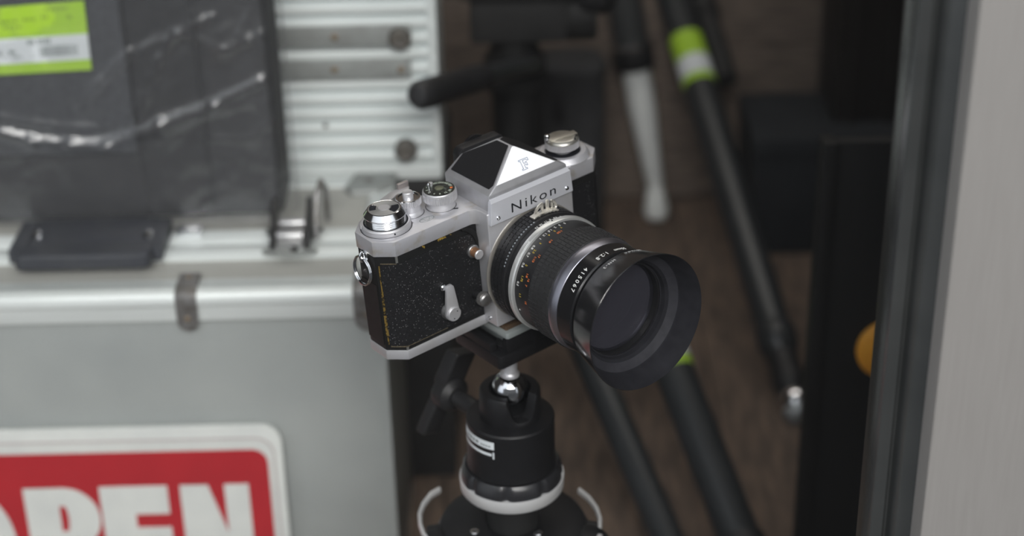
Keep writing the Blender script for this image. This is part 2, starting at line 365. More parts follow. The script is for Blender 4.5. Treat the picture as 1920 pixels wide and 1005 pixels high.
# back corner protector
q = at_z(712, 338, ZA)
m = MB(oA); m.prism([(XR-36, YB-22), (XR-30, YB-30), (XR-10, YB-30), (XR+2.2, YB-18), (XR+2.2, YB+2.2), (XR-30, YB+2.2)], ZA-24, ZA+4, XY)
cp = m.build('back_corner', HINGE, case, bevel=3, seg=3)
MB(oA).lathe([(3, 0), (3, 1), (0, 1.4)], (XR-18, YB-12, ZA+4), (0, 0, 1), 14).build('rivet', STEELD, cp)
# handle lying forward
hx0, hx1 = at_z(22, 470, ZA+10).x, at_z(306, 470, ZA+10).x
hy0, hy1 = at_z(160, 508, ZA+5).y, at_z(160, 428, ZA+8).y
m = MB(oA)
m.prism(rrect(hx0+6, hx1-6, hy0, hy0+21, 6), ZA+4.8, ZA+16, XY)
hd = m.build('handle', HANDLE, case, bevel=3.5, seg=3)
m = MB(oA).box(hx0, hx0+11, hy0+12, hy1, ZA+4.6, ZA+15).box(hx1-11, hx1, hy0+12, hy1, ZA+4.6, ZA+15).box(hx0+10, hx1-10, hy0+18, hy1+6, ZA+4.6, ZA+13)
m.build('handle_arm', HANDLE, hd, bevel=2)
for px in (70, 279):
    p = at_z(px, 441, ZA+15)
    MB(oA).lathe([(4, 0), (4, 2), (2.5, 3.4), (0, 3.6)], (p.x, p.y, ZA+14), (-.2, -.6, .8), 16).build('rivet', CHROME, hd)
# latch
lc = at_z(545, 470, ZA+4).x; ly = at_z(545, 488, ZA+2).y
m = MB(oA); m.prism([(lc+19*math.cos(t), ly+7-7*math.sin(t)) for t in [PI*k/16 for k in range(17)]][::-1]+[(lc-19, ly+38), (lc+19, ly+38)], ZA+4.4, ZA+7, XY)
la = m.build('latch', HINGE, case, bevel=.6)
MB(oA).box(lc-9, lc+9, ly+7, ly+40, ZA+7, ZA+12).lathe([(4.6, -9), (4.6, 9)], (lc, ly+15, ZA+13), (1, 0, 0), 20).lathe([(4.2, -9), (4.2, 9)], (lc, ly+30, ZA+15), (1, 0, 0), 20).build('latch_roller', mat('brushed_latch_steel', (.42, .42, .42), .35, .8), la, bevel=.6)
for s_ in (-1, 1):
    m = MB(oA)
    m.prism([(ly+6, ZA+6), (ly+6, ZA+13), (ly+16, ZA+20), (ly+34, ZA+32), (ly+42, ZA+30), (ly+42, ZA+6)], lc+s_*12-1.6, lc+s_*12+1.6, lambda a, b, h: (h, a, b))
    m.build('latch_side', mat('dark_latch_steel', (.07, .07, .07), .4, .7) if s_ < 0 else MATS['dark_latch_steel'], la, bevel=.6)
m = MB(oA).tube([(lc+17, ly+20, ZA+8), (lc+17, ly+26, ZA+24), (lc+18, ly+34, ZA+36), (lc+20, ly+44, ZA+40), (lc+22, ly+52, ZA+30), (lc+22, ly+52, ZA+6)], 2.0)
m.build('latch_bail', STEELD, la)
p = at_z(355, 440, ZA+5)
MB(oA).box(p.x-9, p.x+9, p.y-3, p.y+8, ZA+4.4, ZA+9).build('hasp', CHROME, case, bevel=1.2)

# stand-in storage box behind the big case, and the ribbed case on it
YC = 1180.0
cb = at_y(829, 332, YC); ZC = cb.z
oX = (cb.x-150, YC+60, 0)
bx = thing('storage_box', oX, 'black storage box behind the large camera case carrying the ribbed case', 'box')
MB(oX).box(cb.x-330, cb.x+2, YC-2, YC+130, 0, ZC-18).build('body', DARKBOX, bx, bevel=2)
MB(oX).box(cb.x-332, cb.x+4, YC-4, YC+132, ZC-20, ZC).build('lid', DARKBOX, bx, bevel=2)
oC = (cb.x-150, YC+50, ZC)
rc = thing('ribbed_case', oC, 'ribbed aluminium case with round brown feet standing behind the wrapped bag', 'case')
X0C, X1C, HC = cb.x-320, cb.x, 260
MB(oC).box(X0C, X1C-1, YC+2, YC+110, ZC, ZC+HC).build('body', ALU2, rc, bevel=2)
pitch = 11.6; k = 0; rib0 = None; nr = int((HC-14)/pitch)
while k < nr:
    if rib0 is None:
        m = MB(oC); z0 = ZC+13.5
        m.prism([(YC+3, z0), (YC-.4, z0+.6), (YC-2.2, z0+2.4), (YC-2.2, z0+6.4), (YC-.4, z0+8.2), (YC+3, z0+8.6)], X0C, X1C-1.5, lambda a, b, h: (h, a, b)); rib0 = m.build('rib', ALU, rc)
    else:
        r_ = rib0.copy(); COL.objects.link(r_); r_.parent = rc; r_.location.z = pitch*k*S
    k += 1
MB(oC).box(X0C, X1C, YC-3, YC+4, ZC, ZC+12.5).build('bottom_edge', ALU, rc, bevel=1.5)
MB(oC).box(X1C-6, X1C+.6, YC-2.6, YC+110, ZC+1, ZC+HC).build('side_edge', ALU, rc, bevel=1)
for (ya, yb, rv) in ((45, 90, (627, 751)), (107, 150, (627, 752))):
    a, b = at_y(575, yb, YC-3), at_y(770, ya, YC-3)
    hg = MB(oC).box(a.x-20, b.x, YC-5, YC-2, a.z, b.z).build('hinge_strap', HINGE, rc, bevel=.8)
    for px in rv:
        q = at_y(px, (ya+yb)/2+2, YC-5)
        MB(oC).lathe([(2.7, 0), (2.7, .8), (1.4, 1.8), (0, 2)], (q.x, YC-5, q.z), (0, -1, 0), 16).build('bolt', RUST, hg)
for px, py in ((750, 66), (762, 276)):
    q = at_y(px, py, YC)
    MB(oC).lathe([(8.4, 0), (8.4, 5), (7.4, 8.4), (5.5, 9.6), (3, 9), (0, 8.6)], (q.x, YC-2, q.z), (0, -1, 0), 32).build('foot', FOOT, rc)
q = at_y(611, 233, YC); MB(oC).lathe([(2, 0), (2, .8), (0, 1.5)], (q.x, YC-2, q.z), (0, -1, 0), 12).build('bolt', STEELD, rc)

# bag in clear plastic
YG = at_z(300, 424, ZA).y
gx1 = at_y(522, 300, YG).x; gx0 = gx1-300; ZG = ZA+4.8; HG = 260
oG = (gx1-150, YG+25, ZG)
bag = thing('wrapped_bag', oG, 'dark grey fabric bag wrapped in crinkled clear plastic on the large case', 'bag')
MB(oG).box(gx0, gx1, YG+4, YG+58, ZG, ZG+HG).build('body', FABRICD, bag, bevel=6, seg=3)
s1 = at_y(262, 300, YG).x; s2 = at_y(391, 300, YG).x
zp = at_y(130, 288, YG).z
MB(oG).box(gx0+2, s1, YG-3, YG+5, zp, ZG+HG-2).build('front_panel', FABRIC, bag, bevel=2)
MB(oG).box(gx0+2, s1+1, YG-2, YG+5, ZG+3, zp-1.5).build('front_pocket', FABRICD, bag, bevel=2)
MB(oG).box(s1+2.5, s2-1, YG-.5, YG+5, ZG+3, ZG+HG-4).build('side_panel', FABRICD, bag, bevel=2)
MB(oG).box(s2+1.5, gx1-3, YG+.4, YG+5, ZG+5, ZG+HG-4).build('side_panel', mat('charcoal_bag_fabric', (.018, .019, .021), .8, 0, (.028, .029, .032), 60), bag, bevel=2)
for xx in (s1+1, s2+.4):
    MB(oG).tube([(xx, YG-.5, ZG+4), (xx, YG-.5, ZG+HG-4)], 1.3, 8).build('piping', PIPE, bag)
# price label on the bag
PL = YG-6.4
tl, tr_, br, bl = at_y(-60, 18, PL), at_y(157, 1, PL), at_y(172, 131, PL), at_y(-42, 143, PL)
def lab(u, v): 
    a = tl.lerp(tr_, u); b = bl.lerp(br, u); p = a.lerp(b, v); return p
def quad(mb, u0, u1, v0, v1, lift, th=.3):
    ps = [lab(u0, v1), lab(u1, v1), lab(u1, v0), lab(u0, v0)]
    vs = [(p.x, PL-lift, p.z) for p in ps]+[(p.x, PL-lift+th, p.z) for p in ps]
    return mb.add(vs, [(0,1,2,3),(7,6,5,4),(0,4,5,1),(1,5,6,2),(2,6,7,3),(3,7,4,0)])
lb = quad(MB(oG), 0, 1, 0, 1, 0).build('price_label', GREEN, bag); lb['label'] = 'lime green and white price label with barcode'
quad(MB(oG), .02, 1, .47, .84, .35).build('white_band', PAPER, lb)
m = MB(oG); u = .57
random.seed(3)
while u < .90:
    w = random.choice((.004, .007, .010)); quad(m, u, u+w, .61, .765, .6, .2); u += w+random.choice((.005, .008))
m.build('barcode', INKGREY, lb)
m = MB(oG)
for (u0, u1, v0, v1) in ((.47, .54, .50, .57), (.56, .68, .50, .57), (.30, .36, .64, .70), (.33, .41, .73, .76), (.18, .24, .64, .70)):
    n = 4
    for k in range(n): quad(m, u0+(u1-u0)*k/n, u0+(u1-u0)*(k+.7)/n, v0, v1, .6, .2)
m.build('price_print', INKGREY, lb)
m = MB(oG)
for (u0, u1, v0, v1) in ((.26, .42, .20, .235), (.46, .58, .19, .225), (.62, .68, .17, .21), (.66, .86, .07, .10), (.28, .45, .29, .32), (.85, .88, .19, .24)):
    n = max(2, int((u1-u0)/.035))
    for k in range(n): quad(m, u0+(u1-u0)*k/n, u0+(u1-u0)*(k+.66)/n, v0, v1, .4, .2)
m.build('faint_print', mat('olive_print', (.20, .30, .05), .6), lb)
# the crinkled wrap
def seg_d(p, a, b):
    ax, az = a; bx_, bz = b; dx, dz = bx_-ax, bz-az; t = max(0, min(1, ((p[0]-ax)*dx+(p[1]-az)*dz)/(dx*dx+dz*dz+1e-9)))
    return math.hypot(p[0]-ax-dx*t, p[1]-az-dz*t)
cre = []
for path, h, w in (([(0, 245), (60, 262), (135, 268), (200, 272), (300, 232), (400, 196), (490, 150)], 4.6, 5), ([(150, 195), (190, 150), (245, 95)], 3.2, 4), ([(262, 215), (300, 110), (330, 60), (400, 30)], 3.4, 4),
                   ([(270, 90), (340, 60), (420, 90), (500, 60)], 3.0, 4), ([(395, 260), (470, 258), (510, 225)], 2.6, 3.5), ([(420, 300), (450, 290), (440, 330)], 2.0, 3), ([(470, 20), (450, 60), (520, 110)], 2.4, 4), ([(0, 220), (100, 235), (180, 240)], 3, 4), ([(300, 250), (380, 215), (470, 190)], 3.4, 3.5)):
    q = [at_y(a, b, YG-6) for a, b in path]
    for a, b in zip(q, q[1:]): cre.append(((a.x, a.z), (b.x, b.z), h, w))
wx1 = at_y(549, 300, YG-4).x; nx, nz = 150, 96; vs = []; fs = []
for j in range(nz+1):
    for i in range(nx+1):
        X = gx0-4+(wx1-gx0+4)*i/nx; Z = ZG+1.5+(HG+2)*j/nz
        d = 2.6+2.2*noise.fractal(Vector((X*.016, Z*.022, 3.1)), 1.0, 2.0, 4)
        d += 2.4*abs(noise.noise(Vector((X*.03+Z*.018, Z*.012-X*.008, 9.3))))
        if X > s1: d += 2.0*abs(noise.noise(Vector((X*.05-Z*.03, Z*.05, 2.2))))
        for a, b, h, w in cre:
            if abs(X-a[0]) < 90 or abs(X-b[0]) < 90:
                q = seg_d((X, Z), a, b)
                if q < w*3: d = max(d, d*.7+h*math.exp(-(q/w)**2))
        ed = max(0, (X-gx1+1))                   # past the bag's corner the sheet falls back
        vs.append((X, YG-4-max(d, .2)+ed*1.6, Z))
for j in range(nz):
    for i in range(nx):
        a = j*(nx+1)+i; fs.append((a, a+1, a+nx+2, a+nx+1))
wr = MB(oG).add(vs, fs).build('plastic_wrap', POLY, bag, ang=180)
so = wr.modifiers.new('thickness', 'SOLIDIFY'); so.thickness = .00008
wr['label'] = 'crinkled clear plastic wrap'

# OPEN sign leaning on the case
YS = 978.0
st, sl = at_y(523, 806, YS), at_y(0, 814, YS)
sx1 = st.x; sw = 330.0; sx0 = sx1-sw; sz1 = st.z; 
oS = (sx0+sw/2, YS, 0)
sg = thing('open_sign', oS, 'red and white rounded sign reading OPEN standing against the large case', 'sign')
lean = .035
def sp_(a, b, h): return (a, YS+(b)*lean+h, b)
MB(oS).prism(rrect(sx0, sx1, .5, sz1, 14), 0, 3.0, sp_).build('board', SIGNW, sg, bevel=.5)
MB(oS).prism(rrect(sx0+5.5, sx1-5.5, 6, sz1-9.5, 13), -.35, 0, sp_).build('border_line', SIGNL, sg)
MB(oS).prism(rrect(sx0+6.6, sx1-6.6, 7, sz1-10.8, 12.4), -.6, 0, sp_).build('border_field', SIGNW, sg)
rz = at_y(480, 850, YS).z
MB(oS).prism(rrect(sx0+10.4, sx1-10.4, 10.8, rz, 11), -.95, 0, sp_).build('red_field', RED, sg)
lt = at_y(400, 914, YS).z; lb0 = lt-(rz-lt)*0-88.0; LH = lt-lb0
lx = lambda px: at_y(px-2.5, 950, YS).x
def letter(name, polys):
    m = MB(oS)
    for i_, p in enumerate(polys): m.prism(p, -1.35-.012*i_, -.9, sp_)
    return m.build('letter', SIGNW, sg)
p0, p1 = lx(47), lx(186); T = (lx(112)-lx(47))*.98
def arc_pts(cx, cz, rx_, rz_, a0, a1, n=16): return [(cx+rx_*math.cos(a0+(a1-a0)*k/n), cz+rz_*math.sin(a0+(a1-a0)*k/n)) for k in range(n+1)]
def band(o_, i_): return [[o_[k], o_[k+1], i_[k+1], i_[k]] for k in range(len(o_)-1)]
# P
pm = lb0+LH*.42; rr = (lt-pm)/2; cx = p1-rr*.95
o_ = [(p0, lt)]+arc_pts(cx, lt-rr, rr*.95, rr, PI/2, -PI/2)+[(p0, pm)]
i_ = [(p0, lt-15)]+arc_pts(cx, lt-rr, rr*.95-22, rr-15, PI/2, -PI/2)+[(p0, pm+15)]
letter('P', [[(p0, lb0), (p0+T, lb0), (p0+T, lt), (p0, lt)]]+band(o_, i_))
e0, e1 = lx(190), lx(318)
letter('E', [[(e0, lb0), (e0+T, lb0), (e0+T, lt), (e0, lt)]]+[[(e0+T, z_), (e1, z_), (e1, z_+h_), (e0+T, z_+h_)] for z_, h_ in ((lt-23, 23), (lb0+LH*.42, 17), (lb0, 22))])
n0, n1 = lx(342), lx(471); tn = T*.72
letter('N', [[(n0, lb0), (n0+tn, lb0), (n0+tn, lt), (n0, lt)], [(n1-tn, lb0), (n1, lb0), (n1, lt), (n1-tn, lt)], [(n0+tn*.2, lt), (n0+tn*1.15, lt), (n1-tn*.2, lb0), (n1-tn*1.15, lb0)]])
o0, o1 = lx(-135), lx(20)
oo = arc_pts((o0+o1)/2, (lt+lb0)/2, (o1-o0)/2, LH/2, 0, 2*PI, 40); ii = arc_pts((o0+o1)/2, (lt+lb0)/2, (o1-o0)/2-T, LH/2-17, 0, 2*PI, 40)
letter('O', band(oo, ii))

# =================================================================== BACK: TRIPODS
# black pan-head tripod
YT = 1350.0
ct = at_y(966, 150, YT)
oT = (ct.x, YT, 0)
pt = thing('pan_head_tripod', oT, 'black tripod with pan head and long rubber grip handle behind the film camera', 'tripod')
z_hd = at_y(960, 62, YT).z; z_c0 = at_y(960, 470, YT).z
MB(oT).rod((ct.x, YT, z_c0), (ct.x, YT, z_hd), 20, 20, 32).lathe([(26, 0), (26, 24), (22, 30)], (ct.x, YT, z_hd-46), (0, 0, 1), 32).build('center_column', PANELB, pt)
m = MB(oT).box(ct.x-36, ct.x+44, YT-26, YT+28, z_hd, z_hd+40).lathe([(24, -30), (24, 44)], (ct.x+24, YT, z_hd+18), (1, 0, 0), 32).box(ct.x-44, ct.x+52, YT-36, YT+40, z_hd+40, z_hd+70)
m.build('pan_head', DARKBOX, pt, bevel=4)
MB(oT).lathe([(15, 0), (17, 6), (17, 20), (12, 26)], (ct.x+56, YT-10, z_hd+36), (1, -.3, .1), 24).build('knob', TRIM_, pt)
g0 = at_y(1003, 120, YT-26); g1 = at_y(905, 143, 1200); g2 = at_y(782, 180, 1105)
MB(oT).rod(g0, g1, 7.5, 7.5, 18).build('handle_rod', TUBEB, pt)
dv = (g2-g1); L = dv.length
MB(oT).lathe([(6, 0), (10, 2), (10.5, L*.3), (9.6, L*.34), (10.2, L*.4), (10.8, L*.85), (10.4, L*.95), (7, L), (0, L+1.5)], g1, dv, 24).build('handle_grip', TRIM_, pt)
zl = at_y(960, 330, YT).z
MB(oT).lathe([(30, 0), (32, 8), (32, 40), (24, 46)], (ct.x, YT, zl-20), (0, 0, 1), 32).build('leg_collar', TRIB, pt)
f2a = at_y(962, 345, YT-24); f2b = at_y(1250, 1005, 1030); dd = (f2b-f2a); k = (2-f2a.z)/dd.z; foot = f2a+dd*k
for (a, b) in ((f2a, foot), ((ct.x+6, YT+24, zl), (ct.x-10, YT+300, 3)), ((ct.x-28, YT+10, zl), (ct.x-28-24, 1395, 3))):
    a, b = Vector(a), Vector(b)
    lg = MB(oT).rod(a, a.lerp(b, .34), 14, 14, 20).rod(a.lerp(b, .32), b, 12.5, 12, 20).build('leg', TUBEB, pt)
    MB(oT).lathe([(15, 0), (15.5, 4), (15.5, 22), (14, 26)], a.lerp(b, .30), b-a, 20).build('leg_clamp', TRIM_, lg)
    MB(oT).rod(a.lerp(b, .97), b, 12, 13, 16).build('rubber_foot', TRIM_, lg)

def label_wrap(o_, a, d, r, h0, h1, ang0, ang1, parent, off, up):
    # paper band around a tube: green / white / green
    a = Vector(a); d = Vector(d).normalized(); u = Vector(up); u = (u-d*u.dot(d)).normalized(); w = d.cross(u)
    def strip(f0, f1, rr, m_, name, par):
        mb = MB(off); n = 28; vs = []; fs = []
        for i in range(n+1):
            t = ang0+(ang1-ang0)*i/n
            for h in (h0+(h1-h0)*f0, h0+(h1-h0)*f1): 
                for q in (rr, rr+.25): vs.append(a+d*h+(u*math.cos(t)+w*math.sin(t))*q)
        for i in range(n):
            k = i*4; fs += [(k+1, k+3, k+7, k+5), (k, k+4, k+6, k+2), (k, k+1, k+5, k+4), (k+2, k+6, k+7, k+3)]
        fs += [(0, 2, 3, 1), (n*4, n*4+1, n*4+3, n*4+2)]
        mb.add(vs, fs); return mb.build(name, m_, par)
    g = strip(0, 1, r+.1, GREEN, 'price_label', parent); g['label'] = 'lime green and white price label'
    strip(.50, .87, r+.4, PAPER, 'white_band', g)
    return g
# folded charcoal tripod leaning on the back wall
A0 = at_y(1300, 120, 1596); A1 = at_y(1492, 752, 1262); d = (A1-A0).normalized()
k = (3-A1.z)/d.z; tipv = A1+d*k
top = A0-d*330
oM = (tipv.x, tipv.y, 0)
mt = thing('folded_tripod', oM, 'charcoal folded tripod with lime label on its upper leg leaning at the back', 'tripod')
La = (A1-top).length
lg = MB(oM).rod(top, A1-d*70, 16.5, 16, 28).build('leg', TUBEB, mt)
sd = at_y(1338, 80, 1650)-at_y(1305, 80, 1620)
for (off_, sh) in ((Vector((26, 26, 6)), .40), (Vector((-4, 30, 14)), .36)):
    MB(oM).rod(top+off_, top+(A1-top)*sh*1.0+off_, 14, 14, 24).rod(top+(A1-top)*sh+off_, top+(A1-top)*(sh+.12)+off_, 11, 11, 24).build('leg', DARKBOX, mt)
MB(oM).lathe([(17, 0), (18.5, 3), (18.5, 20), (16, 25), (14.5, 28)], A1-d*76, d, 28).build('leg_clamp', TUBEB, lg)
MB(oM).lathe([(13.5, 0), (13.5, 20), (14.8, 24), (15.4, 32), (14.8, 40), (13, 44)], A1-d*52, d, 28).build('leg_tube', TRIM_, lg)
tl_ = (tipv-A1).length
MB(oM).lathe([(12.5, 0), (14, 3), (14.4, 12), (13, 16)], A1-d*8, d, 28).build('ferrule', CHROME, lg)
MB(oM).lathe([(11, 0), (11, tl_-26)], A1+d*8, d, 24).build('leg_tip', TRIM_, lg)
MB(oM).lathe([(10.5, 0), (13, 4), (13.2, 16), (11, 22), (6, 24.6), (0, 25)], tipv-d*26, d, 28).build('rubber_foot', mat('pale_grey_foot', (.42, .45, .46), .4, .2), lg)
MB(oM).lathe([(22, 0), (24, 10), (24, 60), (10, 70), (0, 70)], top+Vector((9, 18, 6)), -d, 28).build('shoulder', TRIB, mt)
hl = (A0-top).length
label_wrap(None, top, d, 16.4, hl-32, hl+30, -1.9, 1.9, lg, oM, (-.1, -1, .3))
# silver legged tripod
B0 = at_y(1189, 112, 1668); B1 = at_y(1228, 345, 1650); B1b = at_y(1231, 408, 1640)
d2 = (B1-B0).normalized(); top2 = B0-d2*260
k2 = (2-B1b.z); oN = (B1b.x, B1b.y, 0)
s2_ = thing('silver_leg_tripod', oN, 'tripod with pale silver lower leg and dark collar leaning at the back', 'tripod')
MB(oN).rod(top2, B0-d2*4, 19, 18, 28).build('upper_leg', mat('dark_grey_tube', (.06, .063, .064), .4, .3), s2_)
MB(oN).lathe([(18, 0), (21.5, 3), (21.5, 20), (19, 25)], B0-d2*16, d2, 28).build('collar', TRIM_, s2_)
MB(oN).lathe([(19.5, 0), (20.4, 1.5), (19.5, 4)], B0-d2*19, d2, 28).build('collar_ring', CHROME, s2_)
lb_ = (B1-B0).length
MB(oN).lathe([(14.5, 0), (14.5, lb_*.35), (9, lb_*.93), (6.4, lb_)], B0+d2*6, d2, 28).build('lower_leg', TUBES, s2_)
tv = (at_y(1231, 412, 1640)-B1); tL = tv.length
MB(oN).lathe([(6.4, -4), (8.5, 4), (12.5, tL*.6), (12.8, tL*.85), (9, tL*.98), (0, tL)], B1, tv, 28).build('rubber_foot', mat('pale_grey_tip', (.80, .83, .81), .55), s2_)
# charcoal monopod standing in front of them, price label half behind the lens hood
C0 = at_y(1262, 690, 1150); C1 = at_y(1385, 1005, 1030); d3 = (C1-C0).normalized()
k3 = (2-C1.z)/d3.z; ft3 = C1+d3*k3; top3 = C0-d3*92; L3 = (ft3-top3).length
oP = (ft3.x, ft3.y, 0)
mp = thing('monopod', oP, 'short charcoal monopod tilted behind the lens hood, lime label near the hood rim', 'monopod')
MB(oP).rod(top3, C1+d3*4, 16, 16, 28).build('upper_tube', TUBEB, mp)
MB(oP).lathe([(17.5, 0), (18.5, 3), (18.5, 24), (15, 28)], C1+d3*2, d3, 28).build('leg_clamp', TRIM_, mp)
MB(oP).rod(C1+d3*20, ft3, 11, 10.5, 24).build('lower_tube', TUBEB, mp)
MB(oP).rod(ft3-d3*18, ft3, 12.5, 13.5, 20).build('rubber_foot', TRIM_, mp)
MB(oP).lathe([(16.2, 0), (17.4, 2), (17.4, 24), (12, 30), (0, 30)], top3+d3*22, -d3, 28).build('end_cap', TRIM_, mp)
label_wrap(None, C0, d3, 16.0, -58, 4, -1.9, 1.9, mp, oP, (-.1, -1, .3))

# soft bag standing on the floor behind the film camera
qa, qb = at_y(1010, 300, 1590), at_y(1138, 300, 1590); qt = at_y(1070, 128, 1590).z
oQ = ((qa.x+qb.x)/2, 1620, 0)
sbag = thing('tripod_bag', oQ, 'dark grey cloth tripod bag standing upright behind the rewind end of the film camera', 'bag')
m = MB(oQ); n = 40; vs = []; fs = []; zs = [0, 4, 40, 90, 140, 190, qt-30, qt-6, qt]
for j, z_ in enumerate(zs):
    for i in range(n):
        t = 2*PI*i/n; c_, s_ = math.cos(t), math.sin(t); k_ = .86 if j in (0, len(zs)-1) else 1.0
        rx_ = (qb.x-qa.x)/2*k_*(1+.05*noise.noise(Vector((c_*1.5, s_*1.5, z_*.012))))
        vs.append((oQ[0]+rx_*math.copysign(abs(c_)**.6, c_), 1622+30*k_*math.copysign(abs(s_)**.7, s_)*(1+.08*noise.noise(Vector((c_*2, s_*2, z_*.02+5)))), z_))
for j in range(len(zs)-1):
    for i in range(n): fs.append((j*n+i, j*n+(i+1) % n, (j+1)*n+(i+1) % n, (j+1)*n+i))
fs += [tuple(range(n))[::-1], tuple((len(zs)-1)*n+i for i in range(n))]
m.add(vs, fs).build('body', mat('dark_grey_cloth', (.034, .035, .037), .85, 0, (.046, .047, .050), 40, bump=.3, bscale=300), sbag, ang=60)
zq = at_y(1070, 145, 1590).z
MB(oQ).tube([(oQ[0]+((qb.x-qa.x)/2+.6)*math.copysign(abs(math.cos(t))**.6, math.cos(t)), 1622+30.8*math.copysign(abs(math.sin(t))**.7, math.sin(t)), zq) for t in [2*PI*k/40 for k in range(40)]], 1.8, 8, True).build('zip', PIPE, sbag)
MB(oQ).tube([(oQ[0]-14, 1592-2*math.sin(PI*k/12)-1, qt-60+38*(k/12)+0*k) for k in range(13)], (5, 1.2), 8, flat=(1, 0, 0)).build('strap', PIPE, sbag)

# blue-grey box and black board made up for a dark pane reflection, orange disc on it
a, b = at_y(1418, 262, 1560), at_y(1600, 262, 1560)
oB = ((a.x+b.x)/2, 1600, 0)
kb = thing('reflection_box', oB, 'dark blue-grey box by the brown boards, made up for a dark reflection in the pane', 'box')
MB(oB).box(a.x, b.x+60, 1560, 1680, 0, a.z-14).build('body', NAVYBOX, kb, bevel=2)
MB(oB).box(a.x-2, b.x+62, 1558, 1682, a.z-24, a.z).build('lid', NAVYBOX, kb, bevel=2)
pa = at_y(1547, 268, 1030); 
oD = (pa.x+60, 1036, 0)
bd = thing('black_board', oD, 'plain black board made up for a dark reflection, close behind the right window frame', 'board')
MB(oD).box(pa.x, pa.x+150, 1030, 1040, 0, pa.z).build('panel', PANELB, bd, bevel=1)
MB(oD).box(pa.x-1.5, pa.x+8, 1026, 1042, 0, pa.z+1).build('edge_strip', mat('black_edge_strip', (.006, .006, .006), .6), bd, bevel=1)
MB(oD).box(pa.x+60, pa.x+66, 1040, 1120, 0, pa.z*.6).build('prop_stand', PANELB, bd)
oc = at_y(1669, 657, 1026)
od = thing('orange_disc', oc, 'orange round disc fixed on the black board behind the window frame', 'disc')
MB(oc).lathe([(0, 0), (22, 0), (23.2, 1.2), (23.2, 3.4), (20, 6.2), (12, 8.6), (5, 9.4), (0, 9.6)], (oc.x, 1030, oc.z), (0, -1, 0), 48).build('disc', ORBALL, od)
MB(oc).lathe([(0, 0), (3.4, 0), (3.4, 1.6), (2.4, 2.4), (0, 2.5)], (oc.x, 1021, oc.z), (0, -1, 0), 20).build('rivet', TRIM_, od)
#@@CAMERA@@
# =================================================================== THE FILM CAMERA (built in its own axes: x along the body, y up, z out of the lens)
RB = Matrix(((0.7944752, -0.057548, 0.6045638), (0.6036907, -0.0334847, -0.7965151), (0.0660815, 0.997781, 0.0081385)))
TB = Vector((5.5708174, 790.3548019, 408.464948))
OB = Vector((0, -30.8, -12))                     # the camera's base
loc = RB @ OB + TB
MBODY = Matrix.Translation(loc*S) @ RB.to_4x4()
slr = thing('film_camera', None, 'worn silver and black single lens reflex film camera with lens hood on ball head', 'camera', M=MBODY)
def B_(): return MB(OB)
bxl, bxr, cc, th = -83.7, 58.5, 8.05, 31.0
def octo(d=0.0): return [(bxl+cc+d*.4, -d), (bxr-cc-d*.4, -d), (bxr-d, -cc-d*.4), (bxr-d, -th+cc+d*.4), (bxr-cc-d*.4, -th+d), (bxl+cc+d*.4, -th+d), (bxl+d, -th+cc+d*.4), (bxl+d, -cc-d*.4)]
P_XZ = lambda a, b, h: (a, h, b)
B_().prism(octo(.5), -26, 30, P_XZ).build('body_shell', BLACKP, slr, bevel=.5)
tp = B_().prism(octo(0), 28.8, 37.1, P_XZ).build('top_plate', SATIN_WORN, slr, bevel=.45)
bp = B_().prism(octo(0), -30.8, -25.4, P_XZ).build('base_plate', SATIN, slr, bevel=.5)
B_().lathe([(3.2, 0), (3.2, 1.6), (2.4, 2.2), (0, 2.2)], (-80, -26.5, -22), (-1, 0, -.4), 20).build('base_catch', CHROME, bp)
# leatherette: wraps the front and the slanted corner, with worn brass at its edge
def wrap_strip(path, y0, y1, lift, t, rnd=0):
    # path of (x, z) seen from above, walked with the outside on the left hand
    mb = B_(); n = len(path)
    def nrm(i):
        a = path[max(i-1, 0)]; b = path[min(i+1, n-1)]; d = Vector((b[0]-a[0], b[1]-a[1])).normalized(); return Vector((-d.y, d.x))
    vs = []
    for i, (x, z) in enumerate(path):
        q = nrm(i)
        for y in (y0 if i else y0+rnd, y1 if i else y1-rnd):
            for l in (lift, lift+t): vs.append((x+q.x*l, y, z+q.y*l))
    fs = []
    for i in range(n-1):
        k = i*4; fs += [(k+1, k+5, k+7, k+3), (k, k+2, k+6, k+4), (k, k+4, k+5, k+1), (k+2, k+3, k+7, k+6)]
    fs += [(0, 1, 3, 2), ((n-1)*4, (n-1)*4+2, (n-1)*4+3, (n-1)*4+1)]
    return mb.add(vs, fs)
fz = -.5
cA = (bxl+cc+.2, fz); cB = (bxl+.5, -cc-.2)
def lp(f): return (cB[0]+(cA[0]-cB[0])*f, cB[1]+(cA[1]-cB[1])*f)
wrap_strip([lp(.22), lp(.32), lp(.9), (cA[0]+1.2, fz), (-40, fz), (-27.6, fz)], -22.6, 24.4, 0, .55, 1.6).build('leatherette', LEATHER, slr, ang=60)
wrap_strip([(27.6, fz), (40, fz), (bxr-cc-1.2, fz), (bxr-cc+.6, fz-.8), (bxr-3, -cc+2.4)], -22.6, 24.4, 0, .55).build('leatherette', LEATHER, slr, ang=60)
wrap_strip([(bxl+.5, -23), (bxl+.5, -20), (bxl+.5, -11), (bxl+.5, -9.2)], -22.6, 12, 0, .3).build('side_leatherette', BLACKP, slr, ang=60)
for (ya, yb, f0, f1) in ((9, 23.5, .13, .19), (-4, 9, .10, .20), (-17, -5, .08, .21), (-22, -17.5, .12, .18)):
    wrap_strip([lp(f0), lp((f0+f1)/2), lp(f1)], ya, yb, 0, .12).build('worn_brass_edge', BRASS, slr)['label'] = 'worn brass showing through the black enamel'
LINE = mat('dull_brass_line', (.20, .16, .10), .5, .4, (.08, .07, .05), 900)
